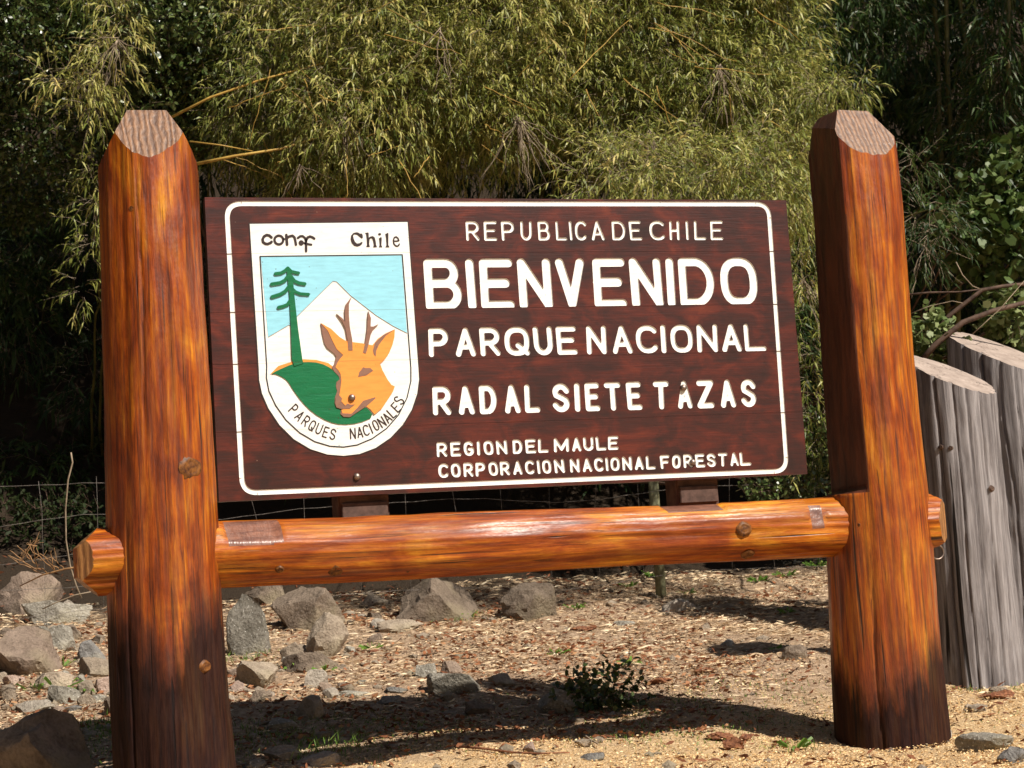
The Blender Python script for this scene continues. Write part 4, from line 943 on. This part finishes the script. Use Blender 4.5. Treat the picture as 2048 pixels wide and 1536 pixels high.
def shrub(name, label, blobs, seed, ll, lw, mat, dens=1.0, tint=(.5, .22), cat='shrub', group='leafy shrubs', stem=True, droop=.1):
    rs = np.random.RandomState(seed); o = empty(name, (0, 0, 0)); lv = []; tw = []
    for (c, rx, ry, rz) in blobs:
        n = int(900*dens*(rx*rz+ry*rz+rx*ry)/.3/3*1.3*(.05/ll)**1.6)
        P, D_ = blob(c, rx, ry, rz, n, rs, .6)
        k = 5; L = rs.uniform(.06, .14, (n, 1)); D2 = norm(D_+rs.randn(n, 3)*.5); E = P+D2*L; tw.append(twig_arrays(P, E, .0015))
        t = rs.rand(n, k, 1); pos = (P[:, None]+(E-P)[:, None]*t).reshape(-1, 3); d = norm(D2[:, None]*.6+rs.randn(n, k, 3)*.7).reshape(-1, 3)
        ln = rs.uniform(.7, 1.25, n*k)*ll; tt = np.clip(rs.normal(tint[0], tint[1], n*k), 0, 1)
        lv.append(leaf_arrays(pos, d, ln, ln*lw, rs, droop, tt, 'oval'))
    V, F, T = join(lv); f = mesh_np('foliage', V, F, mat, o, attr=T); f['kind'] = 'stuff'
    V, F, _ = join(tw); f = mesh_np('twigs', V, F, M_branch, o); f['kind'] = 'stuff'
    if stem:
        r4 = random.Random(seed); ls = []
        for (c, rx, ry, rz) in blobs:
            x_, y_ = c[0]+r4.uniform(-.3, .3), max(6.8, c[1]+r4.uniform(.1, .5)); ls.append((wig((x_, y_, gz(x_, y_)-.1), c, 10, .05, r4.random()*40), .016, .006))
        tubes('stems', ls, M_branch, o)['kind'] = 'stuff'
    tag(o, label, cat, group); return o
shrub('leafy_shrub', 'dark small leaved evergreen shrub filling the top left corner', [bl(30,60,13.0,.5), bl(60,250,13.2,.42), bl(-60,-60,13.3,.6), bl(150,60,13.2,.35), bl(200,330,13.8,.3), bl(30,380,14.0,.3)], 21, .042, .55, M_broad, 1.1, tint=(.55, .25), stem=False)
shrub('leafy_shrub', 'glossy small leaved shrub above the left post top', [bl(340,50,12.9,.42), bl(320,180,13.0,.38), bl(390,260,13.1,.25), bl(350,-100,13.2,.5), bl(420,130,13.0,.3), bl(280,240,13.2,.3)], 22, .042, .55, M_broad, 1.1, tint=(.62, .27))
shrub('leafy_shrub', 'small leaved shrub showing just above the board near its left', [bl(700,380,13.2,.3, .3, .2), bl(800,375,13.2,.28, .3, .2), bl(620,385,13.3,.22, .3, .2)], 23, .04, .6, M_broad, .9, tint=(.4, .25))
shrub('leafy_shrub', 'round leaved shrub with bright glossy leaves at the right edge', [bl(2000,400,13.2,.26), bl(1925,450,13.1,.20), bl(2050,480,13.2,.3), bl(1960,520,13.3,.2), bl(2040,330,13.4,.2)], 24, .075, .85, M_round, .8, tint=(.25, .3))
shrub('leafy_shrub', 'pale round leaves peeking out behind the nearer grey bollard', [bl(1850,665,11.3,.11, .12, .10), bl(1880,700,11.2,.10, .12, .08)], 25, .055, .9, M_round, 1.0, tint=(.75, .25))
shrub('leafy_shrub', 'pale leafed sprig above the taller grey bollard', [bl(2015,615,11.4,.10, .1, .07), bl(2035,650,11.4,.10, .1, .07), bl(1990,640,11.4,.05, .1, .05)], 26, .055, .9, M_round, 1.0, tint=(.7, .25))
shrub('leafy_shrub', 'weedy undergrowth low between the board and the right post', [bl(1620,900,11.9,.22, .2, .25), bl(1560,985,11.8,.2, .2, .1)], 27, .035, .6, M_broad, .9, tint=(.6, .25))
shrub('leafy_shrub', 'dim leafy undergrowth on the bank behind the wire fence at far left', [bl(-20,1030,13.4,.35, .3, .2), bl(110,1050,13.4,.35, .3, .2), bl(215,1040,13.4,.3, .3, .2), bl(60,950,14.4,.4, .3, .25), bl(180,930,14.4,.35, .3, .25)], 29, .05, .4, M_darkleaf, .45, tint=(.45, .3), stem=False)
# small dark shrub in front
sp = at(1205, 1418)
shrub('small_shrub', 'small dark leafed shrub in the edge of the sign shadow on the ground', [((sp[0]-.06, sp[1], sp[2]+.05), .17, .12, .06), ((sp[0]+.05, sp[1], sp[2]+.12), .04, .05, .09), ((sp[0]+.16, sp[1], sp[2]+.05), .06, .07, .05), ((sp[0]-.02, sp[1]+.05, sp[2]+.09), .07, .07, .05)], 28, .032, .75, M_broad, .8, tint=(.5, .3), stem=False)

# shade trees standing outside the view, up the slope to the right, and the wood on the hill
def tree(label, x, y, h, crown, r, seed, n=2600, ll=(.09, .17), zr=.75):
    rs = np.random.RandomState(seed); o = empty('tree', (x, y, gz(x, y)))
    ls = [(wig((0, 0, -.2), (crown[0]-x, crown[1]-y, crown[2]-gz(x, y)), 12, .03, seed), .16, .05)]
    r5 = random.Random(seed)
    for k in range(7):
        t = r5.uniform(.45, .95); b = Vector((0, 0, 0)).lerp(Vector((crown[0]-x, crown[1]-y, crown[2]-gz(x, y))), t)
        e = b+Vector((r5.uniform(-1, 1)*r*.8, r5.uniform(-1, 1)*r*.8, r5.uniform(.0, .6)*r)); ls.append((wig(b, e, 7, .06, r5.random()*30), .05, .015))
    tubes('trunk', ls, M_branch, o)
    P, D_ = blob(np.array(crown)-np.array([x, y, gz(x, y)]), r, r, r*zr, n, rs, .8); k = 7
    pos = (P[:, None]+rs.randn(n, k, 3)*ll[1]*.8).reshape(-1, 3); d = norm(rs.randn(n*k, 3)+np.array([0, 0, -.4])); ln = rs.uniform(ll[0], ll[1], n*k)
    V, F, T = leaf_arrays(pos, d, ln, ln*.6, rs, .1, np.clip(rs.normal(.45, .2, n*k), 0, 1), 'oval'); f = mesh_np('crown', V, F, M_broad, o, attr=T); f['kind'] = 'stuff'
    return tag(o, label, 'tree', 'trees around the clearing')
tree('broad tree beyond the right edge that shades the bamboo grove', 8.2, 4.6, 6, (7.7, 3.0, 6.6), 1.9, 31, 3200)
tree('tree behind the bamboo grove at the far right', 9.6, 7.5, 8, (8.8, 5.4, 7.2), 2.2, 32, 2200)
tree('tree on the bank behind the bamboo, centre', 3.0, 11.5, 8, (3.0, 11.0, 7.2), 2.3, 33, 1300)
tree('tree on the bank behind the bamboo, left', -2.5, 11.0, 8, (-2.6, 10.5, 6.8), 2.2, 34, 1300)
tree('tree on the bank behind the bamboo, right', 7.5, 11.5, 8, (7.2, 10.8, 7.4), 2.3, 35, 1300)

# unseen trees added around the viewer to cut sky light and deepen shadows
t0 = tree('unseen leafy tree added at the left side to dim the sky light', -9.5, -1.0, 7, (-9.5, -1.0, 4.8), 3.6, 41, 1700, (.22, .4), .95)
for i, (x, y, rz, lb) in enumerate(((-10.5, -9.0, 1.1, 'unseen leafy tree added left of the camera to dim the sky light'), (-6.5, -17.0, 2.3, 'unseen leafy tree added behind the camera, to its left'), (1.5, -19.0, 3.6, 'unseen leafy tree added straight behind the camera'),
                                (9.0, -18.0, 4.4, 'unseen leafy tree added behind the camera, to its right'), (14.5, -10.0, 5.2, 'unseen leafy tree added far right of the sign, on the sunny side'), (15.5, -1.5, .6, 'unseen leafy tree added right of the bollards to dim the sky light'), (-8.5, 6.5, 1.9, 'unseen leafy tree added left of the thicket to dim the sky light'))):
    r_ = t0.copy(); C.collection.objects.link(r_); r_.location = (x, y, gz(x, y)); r_.rotation_euler = (0, 0, rz); r_['label'] = lb
    for ch in list(t0.children):
        c_ = ch.copy(); C.collection.objects.link(c_); c_.parent = r_

# dead twig fans hanging in the bamboo
def twigfan(label, px, py, D, n, L, seed, down=1.0, mat=None, name='dead_twig_fan'):
    r6 = random.Random(seed); b = Vector(A(px, py, D)); ls = []
    for k in range(n):
        a = r6.gauss(0, .45); l = L*r6.uniform(.5, 1.1); e = b+Vector(ER)*math.sin(a)*l-Vector((0, 0, 1))*math.cos(a)*l*down+Vector(EF)*r6.uniform(-.25, .1)*l
        ls.append((wig(b, e, 7, .07, r6.random()*60), .0028, .0012))
    o = tubes(name, ls, mat or M_deadtwig); tag(o, label, 'dead twigs', 'dead twig fans hanging in the bamboo'); return o
twigfan('grey dead twig fan hanging over the board right of centre', 1035, 235, 12.35, 22, .5, 1)
twigfan('dead twig fan in the plume above the left post', 235, 80, 12.1, 12, .35, 2); twigfan('straw twig bundle left of the board centre', 690, 235, 12.3, 12, .4, 3)
twigfan('long dead twigs hanging at right of the bamboo mass', 1440, 130, 12.6, 14, .6, 4); twigfan('short dead twigs above the board left end', 600, 330, 12.3, 10, .25, 5)
twigfan('pale twigs dangling between the board and the right post', 1605, 560, 11.9, 9, .5, 6); twigfan('few thin dead twigs near the top centre', 880, 60, 12.3, 9, .5, 7)
twigfan('hanging twigs right of the right post', 1850, 480, 12.0, 7, .5, 8); twigfan('twig bundle above the low pale bamboo', 1300, 260, 12.4, 10, .35, 9)

# straw canes crossing the foliage
rc = random.Random(77)
cl = []
for k in range(46):
    px, py = rc.uniform(420, 1560), rc.uniform(-10, 330); a = rc.gauss(-.5, .7); l = rc.uniform(50, 190); D = rc.uniform(12.15, 12.5)
    cl.append((wig(A(px, py, D), A(px+l*math.cos(a), py-l*math.sin(a), D+rc.uniform(-.1, .3)), 7, .05, rc.random()*99), rc.uniform(.002, .0045), .0015))
o = tubes('straw_stems', cl, M_straw); tag(o, 'thin straw coloured stems crossing the sunlit bamboo', 'dry stems', kind='stuff')

# fallen branches at right
for i, (pts, r, lb) in enumerate((([(1835,730,11.0), (1870,690,11.0), (1925,645,11.0), (1985,622,11.05), (2070,600,11.1)], .020, 'lower dead branch slanting up behind the grey bollards'),
      ([(1850,690,11.4), (1900,630,11.4), (1965,580,11.4), (2010,572,11.4), (2070,566,11.5)], .016, 'upper dead branch curving to the right edge'),
      ([(1810,590,11.5), (1860,585,11.5), (1920,584,11.5), (1968,578,11.45)], .007, 'thin dead branch running level from the right post'),
      ([(1912,524,11.3), (1925,550,11.3), (1945,572,11.3), (1965,580,11.35)], .004, 'pale twig curving down onto the upper dead branch'),
      ([(1822,627,11.2), (1860,612,11.2), (1905,602,11.2), (1925,606,11.2)], .003, 'faint thin twig between the right post and the dead branches'),
      ([(1945,668,10.9), (1965,650,10.9), (2000,618,10.9), (2050,560,11.0)], .003, 'thin twig rising steeply over the taller bollard'))):
    o = tubes('fallen_branch', [([Vector(A(*p)) for p in pts], r, r*.65)], M_branch if r > .005 else M_deadtwig); tag(o, lb, 'branch', 'dead branches at the right')

# ------------------------------------------------------------------ wire fence
def fence():
    o = empty('wire_fence', (0, 4.0, gz(0, 4)))
    tag(o, 'old woven wire fence running across behind the sign', 'wire fence')
    xs = np.arange(-3.6, 8.0, .32); y = 3.95
    hz = [.16, .34, .52, .72, .95]
    for k, h in enumerate(hz):
        pts = [Vector((x, y+.03*math.sin(x*1.3+k), gz(x, y)+h+.018*math.sin(x*2.9+k*2)+.02*noise.noise(Vector((x*1.1, k, 0))))) for x in np.arange(-3.6, 8, .12)]
        q = tubes('wire', [([p-o.location for p in pts], .0014, .0014)], M_wire, o)
    for i, x in enumerate(xs):
        pts = [Vector((x+.05*noise.noise(Vector((h*3, i*1.7, 0))), y, gz(x, y)+h)) for h in (.1, .25, .4, .6, .8, .97)]
        tubes('stay_wire', [([p-o.location for p in pts], .0012, .0012)], M_wire, o)
    for i, (px, py) in enumerate(((1308, 985), (-60, 900), (2300, 900))):
        p = on_y(px, py, 4.05); bm = bmesh.new(); bmesh.ops.create_cone(bm, segments=10, radius1=.036, radius2=.033, depth=1.35, cap_ends=True)
        q = mesh_bm('fence_post', bm, M_fpost, o, True); q.location = Vector((p[0], 4.05, gz(p[0], 4.05)+.45))-o.location
fence()

# ------------------------------------------------------------------ dry twigs at left
def drytwig():
    ls = []; r7 = random.Random(3)
    main = [Vector(A(*p)) for p in ((40,1172,9.7), (85,1150,9.65), (130,1138,9.6), (200,1128,9.6))]
    ls.append((main[::-1], .006, .003))
    br = [((95,1146), (18,1112)), ((110,1142), (60,1095)), ((90,1148), (30,1122)), ((120,1140), (80,1108)), ((75,1140), (65,1090)), ((60,1132), (20,1100)), ((70,1128), (50,1098)), ((128,1138), (105,1115)), ((110,1143), (100,1100)), ((60,1118), (35,1090)), ((75,1092), (52,1088)), ((65,1090), (78,1080))]
    for a, b in br: ls.append((wig(A(a[0], a[1], 9.65), A(b[0], b[1], 9.6+r7.uniform(-.08, .08)), 6, .08, r7.random()*20), .003, .0015))
    for k in range(26):
        a = ls[1+k % 12][0]; p = Vector(a[r7.randint(2, 5)]); e = p+Vector(ER)*r7.uniform(-.07, .05)+Vector((0, 0, r7.uniform(-.03, .07))); ls.append((wig(p, e, 4, .1, k*3.3), .0016, .0008))
    o = tubes('dry_twig', ls, M_twigor); tag(o, 'dry bristly orange twig lying left of the rail end', 'twig')
drytwig()
o = tubes('dead_stick', [([Vector(A(*p)) for p in ((142,905,9.6), (145,925,9.6), (136,960,9.6), (131,1020,9.6), (132,1080,9.6), (140,1130,9.6), (152,1170,9.6), (163,1196,9.6))], .0042, .0042)], M_deadtwig)
tag(o, 'thin pale upright dead stem left of the rail end', 'stem')
o = tubes('dead_stick', [([Vector(A(*p)) for p in ((85,1218,9.5), (110,1206,9.5), (150,1190,9.5), (190,1182,9.5))], .003, .003)], M_deadtwig); tag(o, 'pale thin stick lying across the left stones', 'stick')
o = tubes('dead_stick', [([Vector(at(*p))+Vector((0, 0, .015)) for p in ((920,1500), (960,1503), (1030,1512), (1080,1514), (1140,1512))], .006, .003)], M_bark); tag(o, 'long thin reddish stick on the shavings at the bottom centre', 'stick')
o = tubes('dead_stick', [([Vector(at(*p))+Vector((0, 0, .012)) for p in ((1165,1474), (1180,1484), (1198,1494))], .007, .004)], M_deadtwig); tag(o, 'short grey stick on the shavings right of the pebble', 'stick')
a_ = Vector(at(1250, 1330)); o = tubes('dead_stick', [([a_, a_+Vector((.03, 0, .05)), a_+Vector((.035, 0, .09)), a_+Vector((.07, 0, .14))], .0025, .0012)], M_branch); tag(o, 'tiny bent twig standing above the small shrub', 'twig')

# ------------------------------------------------------------------ litter, chips, grass
def scatter(n, x0, x1, y0, y1, rs, dens=None):
    x = rs.uniform(x0, x1, n*3); y = rs.uniform(y0, y1, n*3)
    keep = ((x-EYE[0])*ER[0]+(y-EYE[1])*ER[1])/((x-EYE[0])*EF[0]+(y-EYE[1])*EF[1]); k = (np.abs(keep) < .35)
    if dens is not None: k &= rs.rand(n*3) < dens(x, y)
    x, y = x[k][:n], y[k][:n]; return x, y
def flat_bits(name, n, box, ll, lw, mat, seed, dens, label, cat, lift=.012, tilt=.25, tint=(.5, .25)):
    rs = np.random.RandomState(seed); x, y = scatter(n, *box, rs, dens); m = len(x)
    z = hraw(x, y)+.004+rs.uniform(0, lift, m); a = rs.uniform(0, 2*PI, m)
    d = norm(np.stack([np.cos(a), np.sin(a), rs.normal(0, tilt, m)], -1)); ln = rs.uniform(ll[0], ll[1], m)
    V, F, T = leaf_arrays(np.stack([x, y, z], -1), d, ln, ln*lw*rs.uniform(.6, 1.4, m), rs, .0, np.clip(rs.normal(tint[0], tint[1], m), 0, 1))
    o = mesh_np(name, V, F, mat, None, attr=T); tag(o, label, cat, kind='stuff'); return o
def pn(x, y, s, ph): return np.sin(x*s+ph+1.7*np.sin(y*s*.8+ph))*np.cos(y*s*1.1-ph+1.3*np.sin(x*s*.7))
flat_bits('leaf_litter', 42000, (-3.5, 7, .2, 5.2), (.02, .085), .12, M_litter, 41, lambda x, y: np.clip((y-.25)*.9+.35*pn(x, y, 2.2, 1), .04, 1)*np.clip(.55+.7*pn(x, y, 4, 3), .12, 1)*np.clip(.35+(y-1.2)*.5+.3*pn(x, y, 1.1, 4), .12, 1), 'pale dry bamboo leaf litter covering the ground behind the sign', 'leaf litter', .012, .13, (.5, .25))
flat_bits('straw_bits', 55000, (-3.5, 7, .2, 4.6), (.008, .032), .22, M_litter, 47, lambda x, y: np.clip((y-.1)*1.2+.4*pn(x, y, 3, 6), .05, .9), 'fine chopped straw and leaf fragments over the bare soil', 'leaf litter', .006, .12, (.48, .25))
flat_bits('red_leaf_litter', 9000, (-3.5, 7, .4, 4.5), (.02, .045), .5, M_redlit, 42, lambda x, y: np.clip(.35+.8*pn(x, y, 1.6, 5), 0, 1), 'small reddish brown dead leaves among the litter', 'leaf litter', .016, .3)
flat_bits('wood_shavings', 60000, (-3.5, 7, -1.2, 1.9), (.006, .018), .5, M_chip, 43, lambda x, y: np.clip(1.0-.8*y+.12*x+.7*pn(x, y, 2.5, 2)+.3*pn(x, y, 9, 5), 0.03, 1), 'pale yellow wood shavings strewn over the near ground', 'wood shavings', .008, .25, (.55, .25))
flat_bits('dark_litter', 9000, (-3.5, 7, -1.0, 6), (.02, .07), .25, M_redlit, 44, lambda x, y: np.clip(.5+.5*pn(x, y, 3, 8), 0, 1), 'dark brown bits of bark and leaf in the litter', 'leaf litter', .02, .3, (.1, .1))
def small_stones():
    rs = np.random.RandomState(9); bm = bmesh.new(); bmesh.ops.create_icosphere(bm, subdivisions=1, radius=1); bv = np.array([v.co for v in bm.verts]); bf = np.array([[v.index for v in f.verts] for f in bm.faces]); bm.free()
    n = 3600; x, y = scatter(n, -3.5, 7, -1, 4.5, rs, lambda x, y: np.clip(.8-.28*(x+1.5)+.2*pn(x, y, 2, 2), .06, 1)); n = len(x)
    s = .006+.034*rs.rand(n)**4; ang = rs.uniform(0, 6.28, n); sc = s[:, None, None]*np.stack([rs.uniform(.8, 1.4, n), rs.uniform(.7, 1.2, n), rs.uniform(.4, .9, n)], -1)[:, None]
    V = bv[None]*sc*(1+rs.uniform(-.25, .25, (n, len(bv), 1))); ca, sa = np.cos(ang)[:, None], np.sin(ang)[:, None]
    V = np.stack([V[..., 0]*ca-V[..., 1]*sa, V[..., 0]*sa+V[..., 1]*ca, V[..., 2]], -1)+np.stack([x, y, hraw(x, y)+.003], -1)[:, None]
    F = (bf[None]+np.arange(n)[:, None, None]*len(bv)).reshape(-1, 3)
    o = mesh_np('gravel', V.reshape(-1, 3), F, M_rk['tan']); tag(o, 'small loose stones scattered through the litter', 'gravel', kind='stuff')
small_stones()
def grass():
    rs = np.random.RandomState(12); P = []; H = []
    spots = [(650,1505,.12,60,.10), (690,1500,.08,40,.13), (600,1512,.12,40,.06), (205,1455,.12,160,.07), (225,1470,.10,120,.06), (560,1500,.2,60,.05), (500,1320,.1,120,.05), (860,1240,.12,60,.05), (930,1235,.10,70,.05),
             (1330,1470,.2,110,.035), (1210,1455,.25,90,.03), (1300,1430,.2,60,.03), (1480,1395,.2,120,.045), (1400,1400,.15,70,.04), (1560,1380,.2,60,.035), (1700,1480,.05,40,.04), (1585,1500,.05,30,.06), (2030,1380,.12,120,.05),
             (1940,1385,.05,30,.05), (730,1465,.35,900,.025), (600,1450,.35,900,.028), (850,1455,.35,700,.025), (1000,1440,.35,500,.025), (250,1490,.25,600,.04), (1420,1450,.35,600,.025), (1280,1440,.35,500,.025), (1590,1440,.25,160,.03), (1990,1440,.3,60,.03), (520,1470,.15,200,.045), (60,1262,.2,40,.03)]
    for px, py, r, n, h in spots:
        c = at(px, py); q = rs.randn(n, 2)*r; P.append(np.stack([c[0]+q[:, 0], c[1]+q[:, 1]*.8], -1)); H.append(np.full(n, h))
    P = np.concatenate(P); H = np.concatenate(H)*rs.uniform(.5, 1.3, len(P)); z = hraw(P[:, 0], P[:, 1])
    n = len(P); d = norm(np.stack([rs.randn(n)*.35, rs.randn(n)*.35, np.ones(n)], -1))
    V, F, T = leaf_arrays(np.stack([P[:, 0], P[:, 1], z-.004], -1), d, H, np.full(n, .0045), rs, .25, np.clip(rs.normal(.55, .25, n), 0, 1))
    o = mesh_np('grass', V, F, M_grass, None, attr=T); tag(o, 'thin green grass growing in patches on the shaded ground', 'grass', kind='stuff')
grass()
def weed(px, py, n, L, W, label, seed):
    n = int(n*1.5); L *= 1.25; rs = np.random.RandomState(seed); c = at(px, py); a = rs.uniform(0, 2*PI, n); el = rs.uniform(.1, .7, n)
    d = norm(np.stack([np.cos(a), np.sin(a), el], -1)); P = np.repeat([[0, 0, 0.005]], n, 0)+d*rs.uniform(0, .6*L, (n, 1))*np.array([1, 1, .4])
    V, F, T = leaf_arrays(P, d, np.full(n, L)*rs.uniform(.6, 1.2, n), np.full(n, W), rs, .2, np.clip(rs.normal(.5, .15, n), 0, 1), 'oval')
    o = mesh_np('weed', V, F, M_grass, None, attr=T); o.location = c; tag(o, label, 'weed', 'small green weeds')
WEEDS = [(75,1385,4,.09,.022,'broad green blades left of the tan sloping stone'), (115,1378,6,.10,.02,'upright green blades between two tan stones at left'), (168,1388,5,.07,.018,'green leaf tuft among the left stones'), (125,1335,16,.07,.008,'green grass tuft under the dark grey stone'),
         (1255,1175,18,.05,.016,'green weed patch under the rail right of centre'), (1310,1155,22,.06,.016,'larger green weed patch just under the rail'), (1515,1165,22,.06,.016,'green feathery weed below the right part of the rail'), (1570,1155,18,.06,.016,'green weed close to the rail right end'),
         (1375,1190,16,.05,.014,'weed just above the pale flat stone'), (1150,1220,14,.05,.014,'small weed right of the brown clod'), (1590,1500,8,.07,.016,'upright little green seedling at bottom left of the right post'), (745,1300,16,.05,.014,'weed right of the angular block'),
         (1260,1330,12,.05,.014,'tiny weed above the small shrub'), (1575,1228,12,.05,.014,'tiny weed left of the right post'), (1110,1310,10,.05,.012,'little weed on open litter'), (935,1235,18,.05,.012,'weed at the right foot of the large brown boulder'), (1635,1135,20,.07,.016,'weed clump touching the right post just below the rail'),
         (650,1345,8,.05,.018,'dark green leaves in front of the long brown slab'), (592,1338,8,.05,.018,'green sprout left under the long brown slab'), (1550,1300,10,.04,.012,'tiny weed beside the bollard shadow')]
for i, wd in enumerate(WEEDS): weed(*wd, 300+i)
